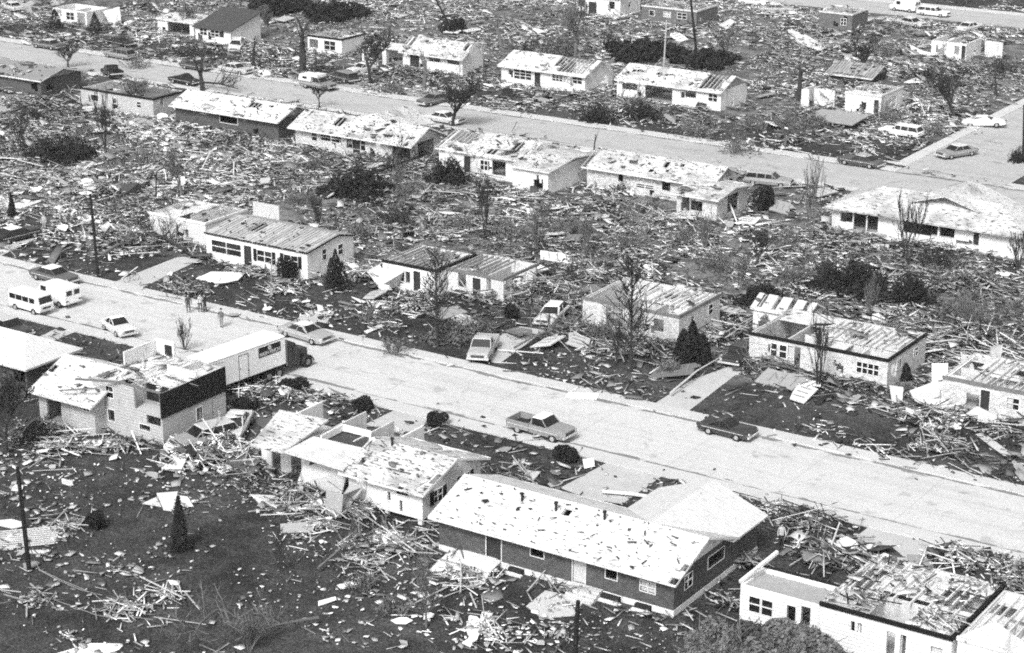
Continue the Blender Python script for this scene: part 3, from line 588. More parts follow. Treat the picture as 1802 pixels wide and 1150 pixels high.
# ---- row north of the back street
T = house('carport_house', 'white ranch with an open carport end and a bright roof behind bare trees', -172.6, -162.2, 232.4, 237.6, 2.6, white, 0,
    front=[(694, 718, .2, 2.2, 'hole'), (755, 775, 1.4, 2.1, 'win'), (787, 808, 1.4, 2.1, 'win'), (722, 738, .3, 2.1, 'door')], roof=dict(kind='gable', rise=1.5, ov=.6, ovx=.4, m=roofx, miss=[(0, .12, .5, 1), (.9, 1, .6, 1)], rag=1.5))
extra(T, 'carport', [(-180.0, -172.9, 232.4, 236.5, 2.3, 2.42), (-180.0, -179.7, 232.4, 232.7, 0, 2.3), (-176.3, -175.6, 232.4, 233, 0, 2.3), (-180.0, -172.9, 236.3, 236.5, 0, 2.3)], plaster)
T = house('grid_window_house', 'white ranch with a nine-pane window and rafters bared at its right end', -154.8, -141.2, 231.2, 238.6, 2.6, white, 0,
    front=[(905, 935, .9, 2.2, 'grid'), (941, 951, .1, 2.2, 'door'), (972, 990, 1.3, 2.2, 'grid'), (992, 1003, 1.3, 2.2, 'blind'), (1008, 1024, 1.3, 2.2, 'win'), (1027, 1036, 1.2, 2.2, 'blind'), (869, 893, .2, 2.2, 'hole')], end=[(1058, 1064, .3, 1.0, 'hole'), (1064, 1070, .1, 1.6, 'hole')],
    roof=dict(kind='gable', rise=1.35, ov=.5, ovx=.3, m=roofw, miss=[(.66, .94, .15, .95), (.55, .66, .5, 1)], rag=1.3))
T = house('streaked_roof_house', 'white house with a streaked dark and white roof and two garage openings', -136.6, -120.9, 231.9, 239.2, 2.6, white, 0,
    front=[(1095, 1122, .2, 2.1, 'garage'), (1135, 1183, .1, 2.3, 'hole'), (1206, 1225, 1.3, 2.2, 'win'), (1247, 1262, 1.2, 2.1, 'win')],
    roof=dict(kind='gable', rise=1.4, ov=.4, ovx=.2, m=mat('streaked_shingles', .62, .85, .3, .5, .15, 'worn'), miss=[(.78, .96, .1, .97), (.2, .35, .0, .12), (.30, .5, .62, .78), (.08, .2, .55, .7)], rag=1.8))
ex, ey = W(398, 53, 2.5)
T = house('black_roof_house', 'small white house under an intact black shed roof near the top left', ex - 6.5, ex + .6, ey + .3, ey + 7.2, 2.4, white, 0,
    front=[(352, 364, 1.2, 2.2, 'win'), (371, 385, 1.2, 2.1, 'win'), (386, 394, 1.2, 2.1, 'door')], roof=dict(kind='shed', rise=2.0, m=roofd))
ex, ey = W(340, 40, 2.4)
T = house('open_garage', 'white open-fronted garage with a pale roof left of the black shed roof', ex - 7.4, ex, ey, ey + 6, 2.3, white, 0, front=[(295, 334, .1, 2.0, 'hole')], roof=dict(kind='gable', rise=.4, ov=.2, ovx=.2, m=flat(.5)), cat='garage')
def at_eave(px, py, h, Lx, Ly): x, y = W(px, py, h); return (x - Lx, x, y, y + Ly, h)
T = house('two_window_shell', 'white roofless shell with two large dark windows behind a bare black tree', *at_eave(601, 72, 2.4, 6.4, 6.0), white, 0, front=[(545, 560, .8, 2.1, 'win'), (571, 590, .8, 2.1, 'win')], inner=[('y', 0, 1, .5, 2.2), ('x', 0, 1, .5, 2.2)], roof=dict(kind='open', joists=(0, .8, 0, 1), ceil=.4))
T = house('collapsed_white_house', 'collapsed white walls leaning apart beside two dark cone shrubs at the top left', *at_eave(152, 22, 2.4, 7.5, 5.0), white, 0, front=[(117, 130, .9, 2.0, 'win'), (136, 150, 0, 2.2, 'hole')], inner=[('y', 0, 1, .5, 2.2)])
slab('wall_panel', 'white house wall thrown flat and leaning among ruins near the two cone shrubs', 'wall panel', [(182, 20, 2.2), (200, 50, .1), (214, 45, .1), (210, 12, 2.4)], white, .15)
T = house('tall_white_house', 'tall white house standing at the top centre edge', *at_eave(1092, -6, 3.4, 8.5, 6.5), white, 0, front=[(1017, 1030, 1.0, 2.2, 'win'), (1072, 1082, 1.2, 2.4, 'win'), (1036, 1050, .1, 2.0, 'door')], roof=dict(kind='gable', rise=1.5, m=roofx))
T = house('dark_brick_shell', 'dark brick roofless shell with two small white windows near the top', *at_eave(1226, 22, 2.5, 10.0, 7.0), mat('mid_brick', .12, .9, .1, 1, .2, 'brick'), 0, front=[(1143, 1152, 1.2, 2.0, 'win'), (1168, 1180, 1.2, 2.0, 'blind'), (1192, 1208, 1.2, 2.1, 'win')], inner=[('x', 0, 1, .5, 2.3), ('y', 0, 1, .4, 2.3)], roof=dict(kind='open', fascia=plaster, joists=(0, 1, 0, 1), ceil=.5))
T = house('dark_siding_box', 'dark box-like house body with two white windows near the top right', *at_eave(1500, 28, 2.6, 5.6, 6.0), mat('mid_brick', .12), 0, front=[(1434, 1448, 1.0, 2.2, 'win'), (1480, 1489, 1.0, 2.0, 'win')], roof=dict(kind='open', fascia=plaster, joists=(0, 1, 0, 1), ceil=.7))
T = house('white_ruin', 'white roofless ruin with tall dark door openings at the far right', *at_eave(1701, 78, 2.4, 5.4, 6.0), white, 0, front=[(1680, 1688, .8, 2.0, 'win'), (1692, 1699, .1, 2.1, 'door')], inner=[('y', 0, 1, .4, 2.3)], skip='B')
slab('wall_panel', 'white wall fragment with two openings right of the white far ruin', 'wall panel', [(1733, 72, 2.4), (1733, 100, .0), (1763, 104, 0), (1765, 76, 2.4)], white, .15)
T = house('corner_ruin', 'partly roofless white house with grey end wall near the street corner', *at_eave(1551, 172, 2.6, 5.0, 7.0), white, 0, front=[(1538, 1546, .1, 2.2, 'door')], end=[(1570, 1578, .6, 2.0, 'hole')], inner=[('y', 0, 1, .4, 2.3), ('x', 0, 1, .5, 2.3)], roof=dict(kind='open', fascia=plaster, ceil=.8, joists=(0, 1, .4, 1)))
extra(T, 'wall', [(T.location.x - 7.5, T.location.x - 4.6, T.location.y - 2.2, T.location.y - 2.0, 0, 2.4), (T.location.x - 9.0, T.location.x - 8.8, T.location.y - 3.0, T.location.y + 1.0, 0, 2.2), (T.location.x - 8.8, T.location.x - 7.9, T.location.y - 3.0, T.location.y - 2.8, 0, 2.3)], white)
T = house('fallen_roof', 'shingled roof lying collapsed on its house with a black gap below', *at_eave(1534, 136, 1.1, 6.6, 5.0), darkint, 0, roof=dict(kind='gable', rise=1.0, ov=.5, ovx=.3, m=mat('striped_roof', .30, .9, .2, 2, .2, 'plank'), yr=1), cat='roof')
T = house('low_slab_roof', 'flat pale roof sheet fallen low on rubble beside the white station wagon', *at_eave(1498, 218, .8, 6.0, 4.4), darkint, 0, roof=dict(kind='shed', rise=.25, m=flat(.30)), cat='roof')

# ------------------------------------------------------------------ vehicles (local +x is forward)
def loft(mb, st, mi=0):
    """st: (x, z0, zm, z1, w) stations -> closed hull"""
    n = 8; vs = []
    for (x, z0, zm, z1, w) in st:
        vs += [(x, -w * .93, z0), (x, -w, zm), (x, -w * .93, z1 - .03), (x, -w * .6, z1), (x, w * .6, z1), (x, w * .93, z1 - .03), (x, w, zm), (x, w * .93, z0)]
    fs = []
    for i in range(len(st) - 1):
        for k in range(n): a = i * n + k; b = i * n + (k + 1) % n; fs.append((a, b, b + n, a + n))
    fs.append(tuple(range(n - 1, -1, -1))); fs.append(tuple((len(st) - 1) * n + k for k in range(n)))
    mb.add(vs, fs, mi)
def frustum(mb, a, b, wa, za, c, d, wb, zb):
    mb.add([(a, -wa, za), (b, -wa, za), (b, wa, za), (a, wa, za), (c, -wb, zb), (d, -wb, zb), (d, wb, zb), (c, wb, zb)],
           [(3, 2, 1, 0), (4, 5, 6, 7), (0, 1, 5, 4), (1, 2, 6, 5), (2, 3, 7, 6), (3, 0, 4, 7)])
def wheels(T, xs, y, r=.35, w=.22):
    for x in xs:
        for sy in (-1, 1):
            m_ = MB(); m_.tube((x, sy * (y - w), r), (x, sy * (y + .015), r), r, r, 14); t = m_.build('wheel', tyre_m, T)
            m_ = MB(); m_.tube((x, sy * (y - .02), r), (x, sy * (y + .035), r), r * .58, r * .5, 12); m_.build('rim', flat(.35), t)
def trims(T, L, W_, z, body):
    for s_ in (-1, 1):
        m_ = MB(); m_.box(s_ * L / 2 - .06, s_ * L / 2 + .06, -W_ / 2 + .03, W_ / 2 - .03, z - .09, z + .06); m_.build('bumper', chrome, T)
    for sy in (-1, 1):
        m_ = MB(); m_.tube((L / 2 - .08, sy * (W_ / 2 - .25), z + .2), (L / 2 + .02, sy * (W_ / 2 - .25), z + .2), .10, .10, 8); m_.build('headlight', chrome, T)
        m_ = MB(); m_.box(-L / 2 - .02, -L / 2 + .05, sy * (W_ / 2 - .25) - .16, sy * (W_ / 2 - .25) + .16, z + .14, z + .26); m_.build('tail_light', flat(.08), T)
    m_ = MB(); m_.box(L / 2 - .05, L / 2 + .012, -W_ / 2 + .42, W_ / 2 - .42, z + .1, z + .30); m_.build('grille', flat(.06), T)
def cabin(T, a, b, c, d, wa, wb, z0, z1, rg, pg, pillars=()):
    m_ = MB(); frustum(m_, a, b, wa, z0, c, d, wb, z1); m_.build('window', glass(), T)
    m_ = MB(); frustum(m_, c - .04, d + .04, wb + .03, z1, c + .06, d - .06, wb - .05, z1 + .07); m_.build('roof', paint(rg), T)
    m_ = MB()
    for (p, q) in [(a, c), (b, d)] + [(x, x) for x in pillars]:
        for s_ in (-1, 1): m_.bar((p, s_ * (wa + .005), z0), (q, s_ * (wb + .01), z1), .07, .05)
    m_.build('pillar', paint(pg), T)
def vehicle(kind, px, py, deg, g, label, rg=None, cat='car', name=None, z=0, tilt=(0, 0), bare=False, group=None):
    rg = g if rg is None else rg; x, y = W(px, py, .4)
    T = thing(name or 'parked_car', label, cat, (x, y, z), math.radians(deg), group); T.rotation_euler = (math.radians(tilt[0]), math.radians(tilt[1]), math.radians(deg))
    B = MB(); k = kind
    if k in ('sedan', 'coupe', 'wagon', 'compact'):
        L, w = {'sedan': (5.4, .98), 'coupe': (5.0, .95), 'wagon': (5.4, .98), 'compact': (4.6, .88)}[k]; h = L / 2
        loft(B, [(-h, .45, .62, .80, w * .86), (-h + .12, .34, .60, .90, w * .95), (-h + 1.0, .28, .60, .95, w), (-h + 1.02, .28, .60, .95, w), (h - 1.5, .28, .60, .95, w), (h - .3, .30, .58, .90, w * .97), (h - .02, .38, .58, .80, w * .88)])
        B.build('body', paint(g), T)
        if k == 'wagon': cabin(T, -h + .15, h - 1.55, -h + .45, h - 2.25, w * .86, w * .74, .93, 1.43, rg, g, (-1.2, -.2, .6))
        else: cabin(T, -h + 1.05, h - 1.6, -h + (1.7 if k != 'coupe' else 2.0), h - 2.35, w * .86, w * .70, .93, 1.37, rg, g, (-.25,))
        m_ = MB(); m_.box(-h + .5, h - .45, -w - .012, -w + .01, .66, .70); m_.box(-h + .5, h - .45, w - .01, w + .012, .66, .70); m_.build('side_trim', chrome, T)
        wheels(T, (-h + 1.1, h - 1.05), w * .97, .34); trims(T, L, 2 * w, .52, g)
    elif k in ('pickup', 'camper'):
        L, w = 5.4, .98; h = L / 2
        loft(B, [(-.55, .42, .75, 1.12, w), (1.05, .42, .75, 1.12, w), (1.1, .42, .75, 1.14, w), (h - .25, .45, .75, 1.08, w * .97), (h - .03, .5, .75, 1.0, w * .94)]); B.build('body', paint(g), T)
        m_ = MB(); m_.box(-h, -.58, -w, -w + .08, .5, 1.10); m_.box(-h, -.58, w - .08, w, .5, 1.10); m_.box(-h, -h + .07, -w + .08, w - .08, .5, 1.10); m_.box(-.66, -.58, -w + .08, w - .08, .5, 1.12); m_.build('bed', paint(g), T)
        m_ = MB(); m_.box(-h + .07, -.66, -w + .08, w - .08, .5, .60); m_.build('bed_floor', flat(.02), T)
        cabin(T, -.5, 1.1, -.32, .55, w * .88, w * .76, 1.10, 1.66, rg, g, (-.35,))
        if k == 'camper':
            m_ = MB(); frustum(m_, -h - .2, -.6, w * 1.0, 1.12, -h, -.62, w * .95, 1.95); m_.box(-.9, .6, -w * .9, w * .9, 1.78, 2.1); m_.build('camper_top', paint(.75), T)
            m_ = MB(); m_.box(-2.1, -1.3, -w - .02, w + .02, 1.4, 1.72); m_.build('window', glass(), T)
        wheels(T, (-1.65, 1.65), w * .95, .37); trims(T, L, 2 * w, .62, g)
        m_ = MB(); m_.box(-h + .1, h - .5, -w - .012, -w + .01, .78, .83); m_.build('side_trim', chrome, T)
    elif k in ('van', 'bus'):
        L, w, zt = (4.7, .98, 2.0) if k == 'van' else (4.4, .88, 1.95); h = L / 2
        if k == 'van': st = [(-h, .45, 1.1, zt - .08, w * .96), (-h + .2, .38, 1.0, zt, w), (h - 1.5, .38, 1.0, zt, w), (h - 1.1, .38, 1.0, zt - .08, w), (h - .62, .40, .85, 1.12, w), (h - .1, .42, .8, 1.02, w * .95), (h, .5, .75, .95, w * .9)]
        else: st = [(-h, .45, 1.0, zt - .25, w * .9), (-h + .15, .38, .95, zt - .05, w), (-h + .5, .38, .95, zt, w), (h - .6, .38, .95, zt, w), (h - .28, .38, .95, zt - .12, w), (h - .08, .38, .9, 1.15, w * .97), (h, .45, .8, 1.0, w * .9)]
        loft(B, st); B.build('body', paint(g), T)
        if k == 'van':
            for sy in (-1, 1):
                m_ = MB(); m_.box(-h - .012, -h + .03, min(sy * .12, sy * .75), max(sy * .12, sy * .75), 1.25, 1.72); m_.build('window', glass(), T)
                m_ = MB(); m_.box(h - 2.0, h - 1.25, min(sy * (w - .05), sy * (w + .012)), max(sy * (w - .05), sy * (w + .012)), 1.2, 1.75); m_.build('window', glass(), T)
            m_ = MB(); m_.prism([(h - .72, -.8, 1.16), (h - .72, .8, 1.16), (h - 1.06, .72, 1.86), (h - 1.06, -.72, 1.86)], .03); o = m_.build('windscreen', glass(), T); o.location = (.04, 0, .02)
        else:
            for sy in (-1, 1):
                for (a, b) in ((-1.9, -1.1), (-1.0, -.2), (-.1, .7), (.85, 1.55)):
                    m_ = MB(); m_.box(a, b, min(sy * (w - .05), sy * (w - .0)), max(sy * (w - .05), sy * (w + .014)), 1.15, 1.62); m_.build('window', glass(), T)
            m_ = MB(); m_.prism([(h - .10, -.74, 1.18), (h - .10, .74, 1.18), (h - .27, .70, 1.72), (h - .27, -.70, 1.72)], .03); o = m_.build('windscreen', glass(), T); o.location = (.035, 0, .02)
        wheels(T, (-h + .95, h - .9), w * .97, .33); trims(T, L, 2 * w, .55, g)
    if any(w_ in label for w_ in ('wreck', 'batter', 'buried', 'burnt', 'flattened', 'tangled', 'nosed', 'showing between', 'tipped')):
        Rj = random.Random(int(px)); J = {}
        for c_ in T.children:
            if c_.name.split('.')[0] in ('body', 'roof', 'window', 'pillar', 'bed'):
                for v_ in c_.data.vertices:
                    k_ = (round(v_.co.x * 1.5), round(v_.co.y * 2), round(v_.co.z * 2)); d_ = J.setdefault(k_, (Rj.uniform(-.1, .1), Rj.uniform(-.08, .08), Rj.uniform(-.16, .03)))
                    if v_.co.z > .7: v_.co.x += d_[0]; v_.co.y += d_[1]; v_.co.z += d_[2]
    return T
V = vehicle
V('pickup', 953, 758, -3, .26, 'two-tone grey pickup with white cab roof and empty bed in mid street', .8, 'pickup', 'pickup_truck')
V('compact', 1280, 757, -2, .035, 'wrecked dark coupe parked at the kerb beyond the light pickup', .05, tilt=(2, 0))
V('sedan', 96, 488, -4, .10, 'grey sedan with a white roof parked at the kerb behind the white vans', .75)
V('van', 101, 526, 174, .82, 'plain white panel van seen from its rear doors', cat='van', name='panel_van')
V('bus', 55, 540, -4, .75, 'small white microbus with side windows beside the panel van', cat='van', name='microbus')
V('compact', 209, 578, -22, .62, 'white compact sedan angled alone in the street behind the truck', .8)
V('wagon', 14, 580, -8, .05, 'dark station wagon cut by the left edge below the microbus', .5)
V('sedan', 28, 416, 82, .02, 'black sedan with a white vinyl roof in the left driveway', .7)
V('sedan', 538, 589, -6, .32, 'battered sedan with its roof and trunk torn open beside the truck cab', .7, tilt=(0, 1))
V('pickup', 850, 618, -66, .40, 'pale pickup facing the street on a short driveway near the twiggy brush', .45, 'pickup', 'pickup_truck')
V('wagon', 360, 772, -108, .30, 'light station wagon parked against the two-storey siding house', .5)
V('sedan', 975, 553, -80, .55, 'white sedan half buried in broken lumber near the joist house', .65, tilt=(3, 4))
V('sedan', 1303, 625, -84, .02, 'dark sedan buried in debris beside the large pale brick house', .04)
V('sedan', 85, 81, 178, .10, 'two-tone sedan at the far left kerb of the back street', .55, group=None)
V('wagon', 211, 98, 176, .22, 'light station wagon with a dark roof rack parked at the back street kerb', .12)
V('pickup', 197, 130, 150, .015, 'black wrecked pickup slewed across the lawn edge of the back street', .02, 'pickup', 'pickup_truck', tilt=(0, 5))
V('coupe', 345, 118, -2, .06, 'dark sedan with pale rear window behind the leafless street tree', .3)
V('sedan', 415, 124, -3, .42, 'pale sedan at the back street kerb right of the dark sedan', .6)
V('coupe', 325, 143, -5, .012, 'low black wreck in branches at the south kerb of the back street', .02)
V('camper', 561, 152, -4, .20, 'pickup with a white camper top parked on the back street', .75, 'pickup', 'camper_pickup')
V('compact', 636, 124, -100, .60, 'white hatchback seen from behind in a driveway near the bare black tree', .7)
V('wagon', 603, 138, 165, .05, 'dark wagon in debris behind the camper pickup', .2)
V('sedan', 764, 178, -98, .12, 'grey sedan facing away on the back street driveway', .2)
V('sedan', 783, 211, -2, .55, 'white sedan parked under the bare street tree', .7)
V('sedan', 1515, 286, 176, .07, 'dark flattened sedan at the back street kerb near the corner', .35)
V('sedan', 1683, 270, -115, .25, 'light sedan with dark sides driving at the street corner', .6)
V('wagon', 1587, 234, 176, .75, 'white station wagon on the grass near the street corner', .8)
V('sedan', 1732, 217, 15, .70, 'white sedan tangled in rubble above the street corner', .75, tilt=(0, -4))
V('wagon', 1353, 320, 10, .30, 'pale wagon parked behind the ell ranch near the dark round tree', .35)
V('sedan', 22, 14, 160, .50, 'pale sedan in the lane at the top left corner', .6)
V('sedan', 417, 80, -60, .60, 'white sedan tipped against the wall below the black shed roof', .6, tilt=(0, 8))
V('sedan', 1327, 5, -5, .75, 'white sedan at the very top edge right of centre', .8)
V('sedan', 1366, 18, 30, .35, 'grey sedan parked near the top edge by the dark box house', .6)
V('sedan', 1478, 22, 5, .70, 'white sedan parked right behind the dark box house', .8)
V('van', 1592, 16, 175, .80, 'white camper van parked on the far street', cat='van', name='camper_van')
V('wagon', 1643, 24, -3, .78, 'long white station wagon on the far street', .8)
V('sedan', 1605, 42, -20, .50, 'pale sedan nosed into rubble below the far camper van', .6)
V('sedan', 1706, 50, 80, .60, 'small white sedan above the white far ruin', .6)
V('sedan', 335, 70 + 5, 10, .03, 'black sedan wreck on the lawn above the back street wagon', .1) if False else None
V('sedan', 208, 76, 172, .015, 'black burnt-looking sedan on the lawn above the light wagon', .02)
V('sedan', 415, 752, -60, .55, 'white car roof and hood showing between debris right of the station wagon', .6, tilt=(3, 0))

# semi truck
th = math.radians(84.3); T = thing('semi_truck', 'semi truck with a long white box trailer standing across the street by the two-storey house', 'truck', W(503, 640, 1.15) + (0,), th)
L = 10.3; zb, zt = 1.12, 3.62; w = 2.44
mb = MB(); mb.box(-L, 0, 0, w, zb, zt - .1); frustum(mb, -L, 0, 0, zt, -L, 0, 0, zt) if False else None
mb.add([(-L, 0, zt - .1), (0, 0, zt - .1), (.0, w, zt - .1), (-L, w, zt - .1), (-L, .08, zt), (-.08, .08, zt), (-.08, w - .08, zt), (-L, w - .08, zt)], [(3, 2, 1, 0), (4, 5, 6, 7), (0, 1, 5, 4), (1, 2, 6, 5), (2, 3, 7, 6), (3, 0, 4, 7)])
tr = mb.build('trailer', paint(.80, .5), T)
mb = MB(); mb.box(-3.05, -.55, -.022, -.002, 2.42, 3.28); mb.build('sign_panel', flat(.012), tr)
def text(body, size, loc, parent, name='lettering', sx=1.0):
    c = bpy.data.curves.new(name, 'FONT'); c.body = body; c.size = size; c.extrude = .006; c.align_x = 'CENTER'; c.materials.append(white)
    o0 = bpy.data.objects.new(name, c); COL.objects.link(o0); bpy.context.view_layer.update(); me = bpy.data.meshes.new_from_object(o0); bpy.data.objects.remove(o0); me.materials.clear(); me.materials.append(white); o = bpy.data.objects.new(name, me); COL.objects.link(o); o.parent = parent; o.location = loc; o.rotation_euler = (math.pi / 2, 0, 0); o.scale = (sx, 1, 1); return o
text('NASH FINCH', .47, (-1.8, -.032, 2.50), tr, sx=.84)
mb = MB(); mb.tube((-1.8, -.02, 3.05), (-1.8, -.036, 3.05), .19, .19, 14); mb.tube((-1.66, -.02, 2.93), (-1.66, -.036, 2.93), .07, .07, 8); mb.build('emblem', flat(.6), tr)
mb = MB(); mb.tube((-1.84, -.036, 3.07), (-1.84, -.041, 3.07), .06, .06, 8); mb.build('emblem_mark', flat(.05), tr)
mb = MB()
for (a, b, c, d) in ((-5.3, -5.26, 1.2, 3.2), (-4.24, -4.2, 1.2, 3.2), (-5.3, -4.2, 3.2, 3.24)): mb.box(a, b, -.02, -.002, c, d)
for z_ in (1.7, 2.9): mb.box(-4.3, -4.16, -.03, -.021, z_, z_ + .08)
mb.box(-5.2, -5.05, -.03, -.003, 2.1, 2.14); mb.build('door_seam', flat(.05), tr)
mb = MB(); mb.box(-L, 0, -.006, -.001, zt - .19, zt - .16); mb.box(-L, 0, -.01, -.001, zb, zb + .05); mb.build('rail', flat(.12), tr)
mb = MB(); mb.box(-L + .3, -.3, .7, .85, .85, 1.1); mb.box(-L + .3, -.3, 1.6, 1.75, .85, 1.1); mb.box(-2.6, 1.0, .75, 1.7, .6, .85); mb.bar((-4.2, .3, .1), (-4.2, .3, 1.1), .12); mb.bar((-4.2, 2.1, .1), (-4.2, 2.1, 1.1), .12); mb.build('chassis', darkint, T)
def twheel(x, y, s_, r=.5):
    m_ = MB(); m_.tube((x, y, r), (x, y + s_ * .5, r), r, r, 16); t = m_.build('wheel', tyre_m, T); m_ = MB(); m_.tube((x, y - s_ * .02, r), (x, y + s_ * .05, r), r * .5, r * .5, 12); m_.build('rim', flat(.2), t)
for x_ in (-1.9, -.75): twheel(x_, .02, 1); twheel(x_, w - .02, -1)
for x_ in (-L + 1.2, -L + 2.4): twheel(x_, .02, 1); twheel(x_, w - .02, -1)
twheel(2.75, .15, 1); twheel(2.75, w - .15, -1)
mb = MB(); loft(mb, [(.45, .6, 1.3, 2.55, 1.05), (1.35, .6, 1.3, 2.6, 1.05), (1.75, .6, 1.3, 1.85, 1.05)]); c = mb.build('cab', paint(.012), T); c.location = (0, w / 2, 0)
mb = MB(); mb.box(1.02, 1.5, -1.07, 1.07, 1.75, 2.3); mb.prism([(1.72, -.95, 1.86), (1.72, .95, 1.86), (1.44, .9, 2.5), (1.44, -.9, 2.5)], .03); g_ = mb.build('window', glass(), c); g_.location = (.03, 0, .02)
mb = MB(); loft(mb, [(1.7, .75, 1.2, 1.75, .72), (2.9, .75, 1.2, 1.68, .70), (3.15, .8, 1.2, 1.6, .62)]); c = mb.build('hood', paint(.025), T); c.location = (0, w / 2, 0)
mb = MB()
for sy in (-1, 1):
    for i in range(6):
        a, b = math.pi * i / 6, math.pi * (i + 1) / 6
        mb.prism([(2.75 + .62 * math.cos(a), sy * .72, .5 + .62 * math.sin(a)), (2.75 + .62 * math.cos(a), sy * 1.18, .5 + .62 * math.sin(a)), (2.75 + .62 * math.cos(b), sy * 1.18, .5 + .62 * math.sin(b)), (2.75 + .62 * math.cos(b), sy * .72, .5 + .62 * math.sin(b))], .04)
c = mb.build('fender', paint(.03), T); c.location = (0, w / 2, 0)
mb = MB(); mb.box(3.2, 3.35, .1, w - .1, .5, .8); mb.build('bumper', flat(.2), T)
for y_ in (.25, w - .25): mb = MB(); mb.tube((.35, y_, .8), (.35, y_, 3.1), .07, .07, 8); mb.build('exhaust_stack', flat(.3), T)

# ------------------------------------------------------------------ trees, shrubs, poles
def grow(tr, cr, p, d, L, r, lvl, mx, R, spread=.55, up_=.12, nb=(2, 3)):
    segs = 3 if lvl < 2 else 2; q = Vector(p); dd = Vector(d).normalized(); pts = [q.copy()]
    for s_ in range(segs):
        dd = (dd + Vector((R.uniform(-1, 1), R.uniform(-1, 1), R.uniform(-.6, 1))) * .16 + Vector((0, 0, up_))).normalized()
        q2 = q + dd * L / segs; ra = r * (1 - .45 * s_ / segs); rb = r * (1 - .45 * (s_ + 1) / segs)
        (tr if lvl < 2 else cr).tube(q, q2, ra, rb, 6 if lvl < 2 else 3, 0, False); q = q2; pts.append(q.copy())
    if lvl >= mx: return
    for k in range(R.randint(*nb) + (1 if lvl == 0 else 0)):
        a = R.uniform(0, 2 * math.pi); side = Vector((math.cos(a), math.sin(a), R.uniform(-.1, .5)))
        st = pts[R.randint(1 if lvl else 2, segs)]
        grow(tr, cr, st, dd + side * R.uniform(spread * .7, spread * 1.5), L * R.uniform(.55, .85), max(r * R.uniform(.45, .62), .034), lvl + 1, mx, R, spread, up_, nb)
TREE_V = {}
def tree_proto(kind, seed):
    key = (kind, seed)
    if key in TREE_V: return TREE_V[key]
    R = random.Random(seed * 31 + len(kind)); tr, cr = MB(), MB()
    if kind == 'bare': grow(tr, cr, (0, 0, -.1), (R.uniform(-.1, .1), R.uniform(-.1, .1), 1), 2.2, .21, 0, 5, R, .85, .10, (3, 4))
    if kind == 'spare': grow(tr, cr, (0, 0, -.1), (R.uniform(-.1, .1), R.uniform(-.1, .1), 1), 3.0, .36, 0, 3, R, .45, .15, (1, 2))
    if kind == 'vase':
        for k in range(6): a = k * 1.05 + R.random(); grow(tr, cr, (0, 0, -.1), (.28 * math.cos(a), .28 * math.sin(a), 1), 3.0, .09, 1, 5, R, .35, .25, (2, 3))
    if kind == 'twiggy':
        tr.tube((0, 0, -.1), (.1, .05, 7.4), .13, .03, 6)
        for k in range(70):
            z = 1.0 + 6.2 * (k / 70) ** .9; a = R.uniform(0, 6.28); ln = (1.9 - .16 * z) * R.uniform(.6, 1.2)
            grow(cr, cr, (0, 0, z), (math.cos(a), math.sin(a), .7), ln, .032, 3, 4, R, .8, .1, (3, 5))
    if kind == 'snag':
        tr.tube((0, 0, -.1), (.15, .1, 3.2), .30, .24, 7); tr.tube((.15, .1, 3.2), (.0, .2, 4.4), .24, .08, 6)
        for k in range(5): a = R.uniform(0, 6.28); z = R.uniform(1.5, 3.6); tr.tube((.1, .05, z), (.1 + math.cos(a) * .9, math.sin(a) * .9, z + .5), .08, .03, 4)
        cr.tube((0, .2, 4.3), (.3, .5, 5.0), .05, .02, 3)
    TREE_V[key] = (tr, cr); return TREE_V[key]
MESH = {}
def leafcards(n, fn, R, s_=.10):
    mb = MB()
    for i in range(n):
        p = Vector(fn(R)); a = Vector((R.uniform(-1, 1), R.uniform(-1, 1), R.uniform(-1, 1))).normalized(); b = a.orthogonal().normalized(); c = a.cross(b)
        k = s_ * R.uniform(.6, 1.6); mb.add([p + b * k, p + c * k * .7, p - b * k, p - c * k * .7], [(0, 1, 2, 3)])
    return mb
def tree(kind, px, py, top, label, m_=None, seed=1, name=None, rz=None, lean=0, wide=1.0, cat='tree', cm=None, group=None):
    x, y = W(px, py); d = (HX * x + HY * y) * CP + H * SP; s_h = F * CP / d
    tr, cr = tree_proto(kind, seed); zmax = max([v[2] for v in tr.v + cr.v]); sc = (py - top) / s_h / zmax
    T = thing(name or 'bare_tree', label, cat, (x, y, 0), 0, group); T.rotation_euler = (lean, 0, rz if rz is not None else (px * 7 % 63) / 10.)
    T.scale = (sc * wide, sc * wide, sc)
    for nm, mb, mm in (('trunk', tr, m_ or bark), ('crown', cr, cm or m_ or bark)):
        if not mb.f: continue
        k = (kind, seed, nm, mm.name)
        if k not in MESH: MESH[k] = mb.mesh(nm, mm)
        o = bpy.data.objects.new(nm, MESH[k]); COL.objects.link(o); o.parent = T
    return T
def fit(px, py, top, width):
    x, y = W(px, py); d = (HX * x + HY * y) * CP + H * SP; return x, y, (py - top) / (F * CP / d), width / (F / d)
